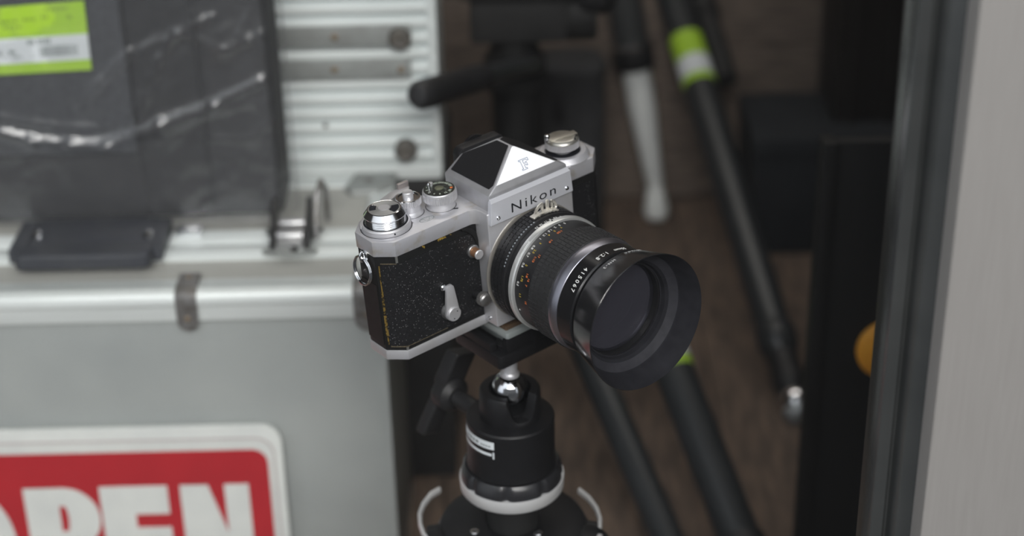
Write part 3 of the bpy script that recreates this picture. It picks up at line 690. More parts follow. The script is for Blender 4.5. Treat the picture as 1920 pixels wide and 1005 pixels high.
for ps, y0, y1, th_ in (([lp(.24), lp(.6), lp(.97), (cA[0]+1, fz)], -23.3, -22.7, .5), ([(cA[0]+1, fz), (cA[0]+14, fz), (cA[0]+25, fz)], -23.2, -22.8, .4), ([lp(.24), lp(.6), lp(.97)], 24.5, 25.0, .3)):
    wrap_strip(ps, y0, y1, 0, th_).build('worn_brass_line', LINE, slr)
m = B_().box(-60, -40, 26.0, 28.6, fz-.1, fz+.12); m.build('worn_brass_edge', mat('brass_chips', (.012, .012, .012), .4, .3, (.50, .33, .05), 330, (.60, .68)), slr)
# thin bright edge of the shell at the front corner
BARE = mat('bare_metal_corner', (.42, .42, .40), .4, .8)
for y0, y1 in ((25.2, 28.8), (-25.4, -23.2)): B_().box(cA[0]-.5, cA[0]+.7, y0, y1, fz-.4, fz+.1).build('worn_corner', BARE, slr)

# mirror box front
aw, ay0, az = 27.2, -28.5, 10.6
m = B_(); m.prism([(-aw, ay0), (aw, ay0), (aw, 37.1), (-aw, 37.1)], -.6, az, XY)
ap = m.build('mirror_box', SATIN, slr, bevel=.9, seg=3)
B_().prism([(-aw-3.6, -.6), (-aw-3.6, .02), (-aw-2.4, .25), (-aw-1.2, .95), (-aw-.4, 2.1), (-aw, 3.6), (-aw+.6, 3.6), (-aw+.6, -.6)], 28.9, 37.05, P_XZ).build('fillet', SATIN, ap, bevel=.3)
B_().prism([(-aw-9, 28.9), (-aw-6, 28.4), (-aw-2.6, 26.6), (-aw-.6, 23.6), (-aw+.2, 19), (-aw+.2, 12), (-aw-.4, 12), (-aw-1.2, 18), (-aw-3, 22.6), (-aw-6.2, 26.2), (-aw-9, 27.4)], -.5, .9, XY).build('corner_surround', BLACKP, ap, bevel=.3)
B_().lathe([(31.2, 0), (31.2, .5), (30.2, .9), (24, .9)], (0, 0, az-.2), (0, 0, 1), 72, arc=(0, 2*PI)).build('mount_flange', mat('mount_flange_metal', (.55, .52, .47), .35, .8), ap)
B_().lathe([(.9, 0), (.9, .5), (.4, .8), (0, .8)], (-aw, -25.2, 4.6), (-1, 0, 0), 14).build('side_screw', CHROME, ap)
# name plate
npz = 12.3
m = B_(); m.prism([(-26.8, 30.9), (26.4, 30.9), (25.5, 43.0), (-25.2, 43.0)], az-1.2, npz, XY)
m.add([(-25.2, 43.0, npz), (25.5, 43.0, npz), (25.0, 44.6, az-.6), (-24.6, 44.6, az-.6), (-25.2, 43.0, az-1.2), (25.5, 43.0, az-1.2)], [(0, 1, 2, 3), (3, 2, 5, 4), (0, 3, 4), (1, 5, 2)])
npl = m.build('name_plate', mat('name_plate_chrome', (.72, .73, .78), .42, .5), slr, bevel=.25, seg=1)
vs, fs = text_geo('Nikon', 6.6, space=1.25, offset=-.012)
tx0 = min(v[0] for v in vs); tx1 = max(v[0] for v in vs); ty1 = max(v[1] for v in vs)
m = B_().add([(-13.2+(v[0]-tx0)/(tx1-tx0)*28.3+(v[1])*.02, 33.75+(v[1]/ty1)*5.0, npz+.02+(v[2]+.12)*.6) for v in vs], fs)
m.build('lettering', INK, npl)
for x_ in (-21.7, 22.4):
    B_().lathe([(1.15, 0), (1.15, .25), (.8, .7), (0, .9)], (x_, 34.0, npz), (0, 0, 1), 18).build('rivet', CHROME, npl)

# pentaprism finder
G = lambda *p: Vector(p)
pw_, zf, zr, ye, yr, yb = 24.8, 10.1, -27.6, 46.2, 61.6, 37.1
ra, rb = G(0, yr, -2.0), G(0, yr, -13.2)
bevel_y, bevel_z, bw_ = 49.0, 8.6, 19.6
fl_, fr_ = G(-pw_, ye, zf), G(pw_, ye, zf)
tl2, tr2 = G(-bw_, bevel_y, bevel_z), G(bw_, bevel_y, bevel_z)
sl, sr_ = G(-24.4, ye, zr), G(24.4, ye, zr)
ul, ur = G(-13.6, 53.0, zr+.2), G(13.6, 53.0, zr+.2)
vs = [fl_, fr_, tl2, tr2, sl, sr_, ul, ur, ra, rb, G(-pw_, yb, zf), G(pw_, yb, zf), G(-24.4, yb, zr), G(24.4, yb, zr)]
fs = [(10, 11, 1, 0), (0, 1, 3, 2), (2, 3, 8), (0, 2, 8, 9, 6, 4), (1, 5, 7, 9, 8, 3), (4, 6, 7, 5), (6, 9, 7), (12, 10, 0, 4), (11, 13, 5, 1), (13, 12, 4, 5), (12, 13, 11, 10)]
pp = B_().add(vs, fs).build('prism_finder', PRISM_SIDE, slr, bevel=.55, seg=2, bang=15)
# black leatherette panels on the roof
for s_ in (-1, 1):
    a = [G(s_*22.0, 47.85, 7.0), G(s_*19.6, 49.35, 7.7), G(s_*.55, 61.3, -2.9), G(s_*.7, 61.2, -12.2), G(s_*12.9, 53.55, -26.2), G(s_*22.0, 47.85, -25.4)]
    nn = Vector((s_*15.4, 24.8, 0)).normalized(); c_ = sum(a, Vector())/6
    a = [c_+(p-c_)*.985+nn*.05 for p in a]; b2 = [p+nn*.45 for p in a]
    B_().add(a+b2, [tuple(range(6))[::-1], tuple(range(6, 12))]+[(i, (i+1) % 6, 6+(i+1) % 6, 6+i) for i in range(6)]).build('roof_leatherette', mat('smooth_black_leatherette', (.012, .012, .013), .65, spec=.15, bump=.25, bscale=2500), pp, bevel=.2, seg=1)
# bright triangular badge plate with the outlined letter
u_ = Vector((1, 0, 0)); vdir = (ra-G(0, bevel_y, bevel_z)).normalized(); nn = u_.cross(vdir).normalized()
o_ = G(0, bevel_y, bevel_z)
def fp(a, b, h): return o_+u_*a+vdir*b+nn*h
Lf = (ra-o_).length
bdg = B_().prism([(-bw_+1.0, .25), (bw_-.6, .25), (1.2, Lf-1.0), (-.2, Lf-1.0)], 0, .35, fp).build('badge_plate', BADGE, pp, bevel=.12, seg=1)
def outline(poly, w, h0, h1, fn, mb):
    n = len(poly)
    def off_(i, d):
        p = Vector(poly[i]); a = (p-Vector(poly[i-1])).normalized(); b = (Vector(poly[(i+1) % n])-p).normalized()
        na = Vector((-a.y, a.x)); nb = Vector((-b.y, b.x)); q = (na+nb); q = q/max(.35, q.length_squared/2+.0) if q.length > 1e-6 else na
        return p+q*d
    for i in range(n):
        j = (i+1) % n; q = [off_(i, 0), off_(j, 0), off_(j, w), off_(i, w)]
        mb.prism([tuple(v) for v in q], h0, h1, fn)
    return mb
Fp = [(0, 0), (3.3, 0), (3.3, 1.0), (2.5, 1.0), (2.5, 2.7), (3.3, 2.7), (3.5, 2.1), (4.3, 2.1), (4.3, 4.5), (3.5, 4.5), (3.3, 3.9), (2.5, 3.9), (2.5, 5.6), (4.3, 5.6), (4.8, 4.7), (5.7, 4.7), (5.7, 6.6), (0, 6.6), (0, 5.6), (.8, 5.6), (.8, 1.0), (0, 1.0)]
Fq = [(-.9+a*1.02+b*.02, 2.1+b*.86) for a, b in Fp]
outline(Fq, .26, .33, .42, fp, B_()).build('lettering', INKBLUE, bdg)
# eyepiece
m = B_().prism(rrect(-14.5, 14.5, 42.5, 55.2, 4), -33.6, -27.4, XY); ey = m.build('eyepiece', MATTE, pp, bevel=1.0)
B_().lathe([(8.2, 0), (8.2, 1.4), (6.6, 1.4), (6.6, .4), (0, .4)], (0, 48.5, -33.6), (0, 0, -1), 32).build('eyepiece_ring', GLOSSB, ey)

# ---- wind lever hub with frame counter
UP = (0, 1, 0); hx, hz_ = -69.2, -16.4
wl = B_().lathe([(12.3, 37), (12.5, 37.6), (12.5, 39.6), (11.9, 40.3), (10.6, 40.3), (10.6, 39.4), (0, 39.4)], (hx, 0, hz_), UP, 72).build('wind_lever', SATIN, slr)
B_().lathe([(10.2, 39.2)]+[(10.2-(.35 if k % 2 else 0), 39.8+k*.48) for k in range(10)]+[(10.4, 44.4), (0, 44.4)], (hx, 0, hz_), UP, 72).build('knurled_ring', CHROME, wl, ang=20)
cn = B_().lathe([(10.5, 44.3), (10.6, 44.7), (8.6, 47.3), (8.2, 47.5), (7.9, 47.4)], (hx, 0, hz_), UP, 72).build('bevelled_ring', CHROME, wl, ang=25)
m = B_().lathe([(8.0, 47.35)]+[(7.8-k*.3, 47.45+(.12 if k % 2 else 0)) for k in range(17)]+[(2.8, 47.5), (0, 47.5)], (hx, 0, hz_), UP, 72)
m.build('counter_disc', mat('turned_metal', (.36, .36, .35), .45, .6), wl)
B_().lathe([(2.9, 47.4), (2.9, 47.9), (0, 47.95)], (hx, 0, hz_), UP, 32).build('counter_cap', SATIN, wl)
m = B_()
m.prism([(hx+7.3*math.cos(math.radians(a)), hz_+7.3*math.sin(math.radians(a))) for a in range(20, 86, 6)]+[(hx+3.6*math.cos(math.radians(a)), hz_+3.6*math.sin(math.radians(a))) for a in range(80, 14, -6)], 47.5, 47.95, P_XZ)
m.prism([(hx+7.3*math.cos(math.radians(a)), hz_+7.3*math.sin(math.radians(a))) for a in range(200, 246, 6)]+[(hx+4.2*math.cos(math.radians(a)), hz_+4.2*math.sin(math.radians(a))) for a in range(240, 194, -6)], 47.5, 47.95, P_XZ)
m.build('counter_window', INK, wl)
B_().lathe([(.55, 47.5), (.55, 48.8), (0, 49)], (hx-3.5, 0, hz_-4.8), UP, 12).build('pointer', CHROME, wl)
B_().lathe([(.45, 0), (.45, .3), (0, .4)], (hx-3, 38.6, hz_+12.1), (-.2, 0, 1), 10).build('set_screw', INK, wl)
# lever arm running along the back of the hub
m = B_()
arm = [(hx+11.6*math.cos(math.radians(a)), hz_+11.6*math.sin(math.radians(a))) for a in range(200, 311, 10)]+[(-56, -32.5), (-49, -36.4), (-40.5, -37.2), (-39, -39.6), (-40.5, -41), (-50, -41), (-58, -38)]+[(hx+12.9*math.cos(math.radians(a)), hz_+12.9*math.sin(math.radians(a))) for a in range(300, 199, -10)]
m.prism(arm, 38.2, 40.0, P_XZ); m.build('lever_arm', SATIN, wl, bevel=.5)
B_().box(-45.5, -39, 38, 43, -41.4, -39.4).build('lever_tip', mat('pinkish_worn_chrome', (.42, .38, .37), .4, .7), wl, bevel=.7)
for rad0, rad1, yy in ((12.5, 12.95, 37.12), (10.3, 11.2, 40.32)):
    B_().lathe([(rad0, yy-.1), (rad0, yy), (rad1, yy), (rad1, yy-.1), (rad0, yy-.1)], (hx, 0, hz_), UP, 72).build('groove', INK, wl)
# ---- shutter button
bx_, bz_ = -52.6, -19.8
sbn = B_().lathe([(7.0, 37), (7.0, 37.9), (6.2, 38.5), (5.8, 39), (5.8, 42.4), (6.3, 42.8)], (bx_, 0, bz_), UP, 48).build('shutter_button', SATIN, slr)
B_().gear(6.4, 5.9, 42.4, 45.6, (bx_, 0, bz_), UP, 40).build('knurled_collar', SATIN, sbn, ang=20)
B_().lathe([(6.2, 45.5), (6.2, 46.1), (5.2, 46.3), (4.9, 46.0), (4.9, 45.7)], (bx_, 0, bz_), UP, 48).build('collar_rim', CHROME, sbn)
B_().lathe([(4.85, 45.65), (0, 45.66)], (bx_, 0, bz_), UP, 40).build('button_well', INK, sbn)
B_().lathe([(2.7, 45.6), (2.7, 48.6), (2.4, 49.0), (1.0, 48.8), (0, 48.8)], (bx_, 0, bz_), UP, 36).build('button', SATIN, sbn)
B_().lathe([(6.9, 37.0), (6.9, 37.12), (7.35, 37.12), (7.35, 37.0), (6.9, 37.0)], (bx_, 0, bz_), UP, 48).build('groove', INK, sbn)
# ---- shutter speed dial
dx_, dz_ = -37.2, -14.6
sd_ = B_().lathe([(7.6, 37), (7.6, 37.8), (6.9, 38.2), (6.9, 41.2), (8.2, 41.6)], (dx_, 0, dz_), UP, 56).build('speed_dial', SATIN, slr)
B_().gear(8.7, 8.25, 41.4, 45.2, (dx_, 0, dz_), UP, 60).build('knurled_dial', SATIN, sd_, ang=20)
B_().lathe([(8.5, 45.2), (8.5, 46.0), (8.1, 46.5), (0, 46.5)], (dx_, 0, dz_), UP, 56).build('dial_rim', SATIN, sd_)
B_().lathe([(7.9, 46.45), (7.9, 46.75), (0, 46.8)], (dx_, 0, dz_), UP, 56).build('speed_disc', mat('chipped_black_disc', (.012, .014, .012), .4, 0, (.10, .12, .10), 500, (.58, .66)), sd_)
speeds = ['1000', '500', '250', '125', '60', '30', '15', '8', '4', '2', '1', 'B', 'T']
mw, mr = B_(), B_()
for i, s_ in enumerate(speeds):
    a0 = math.radians(-72+i*27.7)
    def fn(x_, y_, z_, a0=a0):
        r_ = 6.0+y_; q = a0+(x_)/6.6
        return (dx_+r_*math.cos(q), 46.8+.12+z_*.5, dz_-r_*math.sin(q)*-1 if False else dz_+r_*math.sin(q))
    def fn2(x_, y_, z_, a0=a0):
        r_ = 5.5+y_; q = a0-(x_)/6.4
        return (dx_+r_*math.cos(q), 46.86+z_*.5, dz_+r_*math.sin(q))
    text_mb(mr if i in (4,) else mw, s_, 1.9, fn2, align='CENTER', offset=.03)
mw.build('speed_numbers', mat('pale_green_fill', (.40, .45, .38), .5), sd_); mr.build('sync_number', ORANGE, sd_)
B_().lathe([(.9, 46.6), (.9, 49.2), (.5, 49.6), (0, 49.6)], (dx_-3.4, 0, dz_-4.0), UP, 16).build('lock_pin', CHROME, sd_)
B_().lathe([(2.3, 46.7), (2.3, 47.2), (1.2, 47.5), (0, 47.5)], (dx_, 0, dz_), UP, 28).build('dial_hub', mat('dull_green_brass', (.16, .17, .12), .45, .6), sd_)
B_().lathe([(1.2, 46.7), (1.2, 48.4), (0, 48.6)], (dx_-1.2, 0, dz_-5.6), UP, 14).build('dial_stud', SATIN, sd_)
B_().lathe([(7.5, 37.0), (7.5, 37.12), (7.9, 37.12), (7.9, 37.0), (7.5, 37.0)], (dx_, 0, dz_), UP, 48).build('groove', INK, sd_)
# engravings of the top plate
m = B_(); m.prism([(-36.4, -7.6), (-33.2, -5.4), (-32.4, -6.2), (-35.6, -8.4)], 37.08, 37.16, P_XZ); m.build('engraving', INK, tp)
m = B_(); m.prism([(-59.6, -10.6), (-57.4, -9.4), (-58.4, -12.2)], 37.08, 37.16, P_XZ); m.build('engraving', INK, tp)
m = B_(); lz = [(-50.6+5.0*math.cos(t)*.86-2.6*math.sin(t)*.0, -8.0+2.3*math.sin(t)) for t in [2*PI*k/28 for k in range(28)]]
outline(lz, .22, 37.08, 37.15, P_XZ, m); outline([(-54.6, -8.9), (-46.6, -8.9), (-46.6, -7.1), (-54.6, -7.1)], .2, 37.08, 37.15, P_XZ, m)
outline([(-53.0, -9.6), (-50.6, -6.0), (-48.2, -9.6)], .2, 37.08, 37.15, P_XZ, m); m.build('maker_emblem', INKGREY, tp)
m = B_(); ps = [(-23+0, 0)]
# ---- rewind knob
kx, kz = 41.2, -13.4
rk = B_().lathe([(14.2, 37), (14.2, 37.6), (12.6, 39.8), (12.2, 40.2), (9.6, 40.2), (9.4, 39.6), (0, 39.6)], (kx, 0, kz), UP, 72).build('rewind_knob', SATIN_WORN, slr)
B_().lathe([(9.3, 39.65), (9.3, 39.9), (0, 39.9)], (kx, 0, kz), UP, 48).build('knob_well', INK, rk)
B_().lathe([(5, 39.9), (5, 42.6)], (kx, 0, kz), UP, 32).build('knob_shaft', SATIN, rk)
B_().gear(8.9, 8.5, 42.6, 46.2, (kx, 0, kz), UP, 64).build('knurled_knob', SATIN, rk, ang=20)
rt = B_().lathe([(8.8, 46.2), (8.7, 46.8), (7.6, 47.8), (6.5, 48.1), (0, 48.1)], (kx, 0, kz), UP, 56).build('knob_top', mat('warm_worn_chrome', (.48, .47, .43), .36, .85, (.36, .33, .27), 160, (.45, .8)), rk, ang=50)
ca, sa = math.cos(math.radians(12)), math.sin(math.radians(12))
m = B_(); m.obox((kx, 48.3, kz), (ca, 0, sa), UP, (-sa, 0, ca), 8.2, .35, 2.3); m.build('crank', mat('warm_worn_chrome_b', (.46, .44, .39), .38, .85), rk, bevel=.3)
B_().lathe([(1.5, 47), (1.5, 50.2), (1.1, 50.8), (0, 50.8)], (kx-7.6, 0, kz-2.6), UP, 18).build('crank_knob', CHROME, rk)
m = B_().obox((kx+4.6, 47.6, kz+5.6), (.75, 0, -.66), (.3, .8, .35), (.4, -.5, .5), 2.6, .3, .5); m.build('knob_slot', INK, rk)
# ---- strap lugs and split ring
for sx_, xx, zz in ((-1, bxl, -16.3), (1, bxr, -14.5)):
    lg_ = B_().lathe([(3.3, -.4), (3.3, .5), (2.2, 1.0), (0, 1.2)], (xx, 26.6, zz), (sx_, 0, 0), 24).build('strap_lug', CHROME, slr)
    B_().tube([(xx+sx_*(1.0+1.6*math.sin(t)), 26.4+2.6*math.cos(t), zz) for t in [PI*k/10 for k in range(11)]], .8, 10).build('lug_eye', CHROME, lg_)
    if sx_ < 0:
        for dx2 in (-.45, .45):
            B_().tube([(xx-1.9+dx2*.9+.6*math.cos(t), 18.6+7.4*math.cos(t), zz-.8+7.2*math.sin(t)) for t in [2*PI*k/48 for k in range(48)]], .55, 10, True).build('split_ring', CHROME, lg_)
# ---- self timer lever, preview button, lens release
FZ = (0, 0, 1)
stl = B_().lathe([(4.7, 0), (4.7, 1.2), (4.3, 1.8), (4.3, 2.4)], (-49.0, -13.2, 0), FZ, 40).build('self_timer', mat('dull_grey_ring', (.25, .25, .25), .4, .8), slr)
m = B_(); m.prism([(-49.2-4.0, -12.6)]+[(-49.0+4.15*math.cos(t), -13.2+4.15*math.sin(t)) for t in [PI+PI*k/14 for k in range(15)]]+[(-49.0+4.0, -12.4), (-47.0, 2.0), (-48.2, 3.4), (-50.4, 3.4), (-51.3, 2.2)], 2.4, 4.4, XY)
m.build('lever', SATIN, stl, bevel=.5)
B_().lathe([(3.9, 4.3), (3.9, 5.2), (3.6, 5.6), (0, 5.6)], (-49.0, -13.2, 0), FZ, 40).build('lever_cap', SATIN, stl)
m = B_()
for dx2, dy2 in ((1.6, 1.4), (-.6, -2.2)): m.lathe([(.35, 0), (.35, .12), (0, .12)], (-49.0+dx2, -13.2+dy2, 5.58), FZ, 10)
m.build('cap_hole', INK, stl)
B_().lathe([(1.7, 0), (1.7, 1.6), (1.2, 2.2), (0, 2.3)], (-51.6, 1.9, .2), FZ, 20).build('timer_release', CHROME, slr)
dp = B_().lathe([(3.5, -.4), (3.5, 1.2), (3.1, 1.6), (2.7, 1.6)], (-30.9, 14.2, 0), FZ, 32).build('preview_button', MATS['dull_grey_ring'], slr)
B_().lathe([(2.5, 1.6), (2.5, 5.4), (2.3, 5.6)], (-30.9, 14.2, 0), FZ, 32).build('button_side', mat('copper_worn_side', (.46, .24, .13), .4, .7), dp)
B_().lathe([(2.5, 5.3), (2.6, 5.8), (2.2, 6.2), (0, 6.2)], (-30.9, 14.2, 0), FZ, 32).build('button_cap', SATIN, dp)
lr = B_().gear(3.9, 3.7, 5.2, 7.6, (-31.6, -10.8, .5), FZ, 36).build('lens_release', mat('dark_worn_chrome', (.34, .33, .32), .36, .85), slr, ang=20)
B_().lathe([(3.6, 7.6), (3.6, 8.2), (3.2, 8.9), (2.4, 9.3), (0, 9.4)], (-31.6, -10.8, .5), FZ, 36).build('release_cap', mat('dark_worn_chrome_b', (.40, .39, .38), .3, .9), lr)

B_().rod((-31.6, -10.8, -.4), (-31.6, -10.8, 6), 2.6).build('release_stem', MATTE, lr)
# ---- lens
ZA_ = (0, 0, 1); O3 = (0, 0, 0)
def ring(name, prof, m_, par, n=96, ang=30): return B_().lathe([(r, z) for r, z in prof], O3, ZA_, n).build(name, m_, par, ang=ang)
lens = ring('lens', [(27.5, 11.2), (27.5, 26), (28.2, 27), (29.2, 31), (29.4, 31.4), (29.4, 44), (27, 46), (27, 72), (26, 74), (26, 78), (23.6, 78), (23.6, 73.8), (22.9, 73.4), (22.9, 71), (0, 71)], MATTE, slr)
# aperture ring: scalloped rubber-look grip made of blocks in two rows
ar_ = ring('aperture_ring', [(29.2, 12.2), (30.3, 12.6), (30.3, 23.0), (29.4, 23.4), (29.4, 27.6), (28, 27.8)], MATTE, lens)
m = B_()
for row, (za, zb) in enumerate(((13.4, 15.6), (16.2, 18.4), (19.0, 21.4))):
    N_ = 84
    for i in range(N_):
        a = 2*PI*i/N_; e0, e1 = a+.008, a+2*PI/N_-.016
        vs = []
        for r_ in (29.9, 30.7):
            for q in (e0, e1):
                for z_ in (za, zb): vs.append((r_*math.sin(q), r_*math.cos(q), z_))
        m.add(vs, [(0, 1, 3, 2), (4, 6, 7, 5), (0, 4, 5, 1), (2, 3, 7, 6), (0, 2, 6, 4), (1, 5, 7, 3)])
k_ = m.build('grip_ribs', MATTE, ar_, smooth=False); k_['kind'] = 'stuff'
# white index teeth along the front edge of that grip
m = B_()
for i in range(16):
    t = math.radians(14+i*3.4); 
    for (dt, zz_, s_) in ((0, 22.1, .8),):
        c_ = Vector((-30.25*math.sin(t), 30.25*math.cos(t), zz_)); m.obox(c_, (math.cos(t), math.sin(t), 0), (0, 0, 1), (-math.sin(t), math.cos(t), 0), .42, .36, .25)
m.build('index_teeth', mat('worn_paint_marks', (.24, .26, .28), .5), ar_)
def on_cyl(r, th0, z0, sgn=1):
    def fn(x_, y_, z_):
        t = math.radians(th0)+sgn*x_/r; q = r+.05+max(0, z_+.12)*.3
        return (-q*math.sin(t), q*math.cos(t), z0+sgn*y_)
    return fn
def marks(name, m_, par, items, r, size):
    mb = B_()
    for s_, th, z_ in items: text_mb(mb, s_, size, on_cyl(r, th, z_-size*.36), align='CENTER', offset=.004)
    return mb.build(name, m_, par)
marks('aperture_numbers', WHITE, ar_, [('2.8', -22, 25.6), ('4', -14, 25.6), ('5.6', -7, 25.6), ('8', -.5, 25.6), ('11', 5, 25.6), ('16', 11, 25.6), ('32', 16.5, 25.6)], 29.4, 1.9)
m = B_()
def cyl_block(mb, th0, th1, r0, r1, z0, z1, n=12):
    for i in range(n):
        a, b = math.radians(th0+(th1-th0)*i/n), math.radians(th0+(th1-th0)*(i+1)/n); vs = []
        for r_ in (r0, r1):
            for q in (a, b):
                for z_ in (z0, z1): vs.append((-r_*math.sin(q), r_*math.cos(q), z_))
        mb.add(vs, [(0, 1, 3, 2), (4, 6, 7, 5), (0, 4, 5, 1), (2, 3, 7, 6), (0, 2, 6, 4), (1, 5, 7, 3)])
# metering prong
m = B_(); cyl_block(m, -19, 11, 30.2, 31.2, 17.0, 20.6)
pr_ = m.build('coupling_prong', PRONG, ar_, bevel=.15, seg=1)
def pz(a, b, h): return (a, b, 17.2+h)
m = B_()
oq = [(-3.6, 30.0), (-3.4, 31.6), (-2.4, 33.4), (-.8, 34.8), (1.2, 35.6), (2.2, 35.6), (2.2, 34.6)]; iq = [(-2.2, 30.4), (-2.1, 31.2), (-1.4, 32.4), (-.3, 33.3), (.8, 33.8), (1.1, 33.9), (1.1, 33.9)]
for a, b in zip(range(6), range(1, 7)): m.prism([oq[a], oq[b], iq[b], iq[a]], 0, 1.0, pz)
m.prism([(1.0, 30.4), (2.3, 30.4), (2.3, 35.4), (1.0, 35.4)], 0, 1.0, pz)
m.build('prong_ear', PRONG, pr_, bevel=.12, seg=1)
m = B_(); m.prism([(4.0, 30.4), (6.0, 30.4), (5.8, 36.0), (4.2, 36.0)], 0, 1.0, pz); m.build('prong_post', PRONG, pr_, bevel=.12, seg=1)
m = B_(); oq = [(7.4, 35.0), (8.4, 35.0), (9.8, 33.8), (10.8, 32.0), (11.2, 29.4)]; iq = [(7.4, 33.4), (8.0, 33.4), (8.8, 32.6), (9.4, 31.4), (9.6, 29.4)]
for a, b in zip(range(4), range(1, 5)): m.prism([oq[a], oq[b], iq[b], iq[a]], 0, 1.0, pz)
m.prism([(7.4, 29.4), (8.5, 29.4), (8.5, 34.8), (7.4, 34.8)], 0, 1.0, pz); m.build('prong_ear', PRONG, pr_, bevel=.12, seg=1)
m = B_(); m.lathe([(.9, 0), (.9, .5), (0, .7)], (.0, 31.2, 18.2), FZ, 12).lathe([(.9, 0), (.9, .5), (0, .7)], (10.6, 29.6, 18.2), FZ, 12); m.build('prong_screw', CHROME, pr_)
# silver depth of field ring: smooth on top, fine knurl on its lower sides
sv = B_().lathe([(29.0, 27.2), (30.4, 27.5), (30.7, 27.9), (30.7, 30.2), (30.4, 31.0), (29.0, 31.2)], O3, ZA_, 128).build('silver_ring', SILVER, lens, ang=28)
m = B_()
for i in range(110):
    t = math.radians(34+i*1.15); cyl_block(m, math.degrees(t)-.33, math.degrees(t)+.33, 30.6, 30.95, 28.0, 30.2, 1)
kk = m.build('silver_knurl', SILVER, sv, smooth=False); kk['kind'] = 'stuff'
B_().lathe([(.5, 0), (.5, .2), (0, .25)], (-30.6*math.sin(math.radians(1.9)), 30.6*math.cos(math.radians(1.9)), 28.8), (0, 1, 0), 12).build('index_dot', INK, sv)
# distance, ratio and reproduction scales
marks('distance_numbers', WHITE, lens, [('0.8', 36, 33.4), ('0.7', 44.5, 33.4), ('0.6', 55.6, 33.4), ('0.5', 74.7, 33.4), ('1', 25.1, 33.4), ('1.2', 18.8, 33.4), ('1.5', 12.1, 33.4), ('2', 5.6, 33.4), ('3', .1, 33.4), ('5', -6, 33.4), ('4', 104, 33.4)], 29.4, 2.0)
marks('feet_numbers', YELLOW, lens, [('3', 29.1, 35.7), ('2.5', 39, 35.7), ('2', 54.2, 35.7), ('1.75', 67.8, 35.7), ('1.5', 85.2, 35.7), ('4', 17, 35.7), ('5', 10, 35.7), ('7', 2, 35.7)], 29.4, 1.9)
marks('ratio_numbers', ORANGE, lens, [('1:10', 45.5, 38.6), ('1:8', 62.5, 38.6), ('17', 40.5, 40.3), ('16', 66, 40.4), ('1:9', 22, 39.8), ('15', 90, 40.0), ('7', 72, 39.6), ('1:20', 8, 38.4)], 29.4, 1.9)
# ribbed focus ring
fo = ring('focus_ring', [(29.2, 42.2), (29.9, 42.6), (29.9, 57.2), (29.0, 57.6)], RUBBER, lens)
m = B_(); N_ = 88
for row in range(4):
    za = 42.9+row*3.58; zb = za+3.25
    for i in range(N_):
        a = 2*PI*i/N_; q0, q1 = a, a+2*PI/N_*.72; vs = []
        for r_, sh in ((29.5, 0), (30.25, .008)):
            for q in (q0+sh, q1-sh):
                for z_ in (za+sh*20, zb-sh*20): vs.append((r_*math.sin(q), r_*math.cos(q), z_))
        m.add(vs, [(0, 1, 3, 2), (4, 6, 7, 5), (0, 4, 5, 1), (2, 3, 7, 6), (0, 2, 6, 4), (1, 5, 7, 3)])
kk = m.build('grip_ribs', RUBBER, fo, smooth=False); kk['kind'] = 'stuff'
ring('grey_ring', [(28.8, 57.4), (29.5, 57.6), (29.75, 58.2), (29.55, 60.6), (28.9, 63.2), (28.4, 63.6)], GREYRING, lens)
nr_ = ring('front_ring', [(28.4, 63.2), (29.0, 63.8), (29.0, 73.6), (28.4, 74.4), (26.2, 74.6), (26.2, 63.2), (28.4, 63.2)], GLOSSB, lens)
mb = B_()
for i, s_ in enumerate('415067'): text_mb(mb, s_, 3.3, on_cyl(29.0, 29.8+i*4.65, 69.3), align='CENTER', offset=.03)
text_mb(mb, '1:2.8', 3.3, on_cyl(29.0, 8.2, 69.6), align='CENTER', offset=.03, space=1.15)
text_mb(mb, '55mm', 2.8, on_cyl(29.0, -13, 70.4), align='CENTER', offset=.03)
mb.build('lettering', WHITE, nr_)
ring('filter_glass', [(0, 72.6), (22.8, 72.6), (22.8, 73.2), (0, 73.2)], LENSG, lens)
B_().lathe([(13.5, 71.2), (13.0, 71.6), (9, 72.1), (0, 72.5)], O3, ZA_, 64).build('front_element', mat('dark_coated_glass', (.012, .012, .022), .08, 0, coat=.5), lens)
ring('filter_rim', [(22.6, 73.3), (23.0, 74.0), (23.3, 74.9), (23.6, 74.0), (23.6, 73.3), (22.6, 73.3)], mat('dark_thread_metal', (.07, .07, .085), .34, .9), lens)
# ---- lens hood: flared metal shell, stepped lining
hood = B_().lathe([(26.4, 76.6), (29.6, 77.4), (30.6, 78.2), (31.0, 79.1), (34.97, 96.2), (34.7, 96.5), (34.4, 96.2), (31.0, 85.4), (30.4, 84.4), (28.0, 82.6), (26.6, 81.6), (25.2, 80.4), (24.6, 78.4), (24.0, 78.2), (24.0, 76.6), (26.4, 76.6)], O3, ZA_, 128)
HT = Matrix.Rotation(-.020, 3, 'Y') @ Matrix.Rotation(-.030, 3, 'X')           # the hood sits a touch askew in its thread
def tilt(mb):
    for k, p in enumerate(mb.v): mb.v[k] = HT @ (p-Vector((0, 0, 78)))+Vector((.45, -.35, 78))
    return mb
hood.m = [1 if k//128 in (5, 6, 7) or k//128 > 9 else (2 if k//128 in (8, 9) else 0) for k in range(len(hood.m))]
tilt(hood)
hood = hood.build('lens_hood', [mat('hood_black_anodised', (.012, .012, .013), .17, 0), HOODIN, HOODSTEP], slr, ang=30)
mb = B_()
def on_cone(th0, z0):
    def fn(x_, y_, z_):
        zz_ = z0+y_; r = 31.0+(zz_-79.1)*(34.97-31.0)/17.1; t = math.radians(th0)+x_/r; q = r+.14+max(0, z_+.12)*.3
        return (-q*math.sin(t), q*math.cos(t), zz_)
    return fn
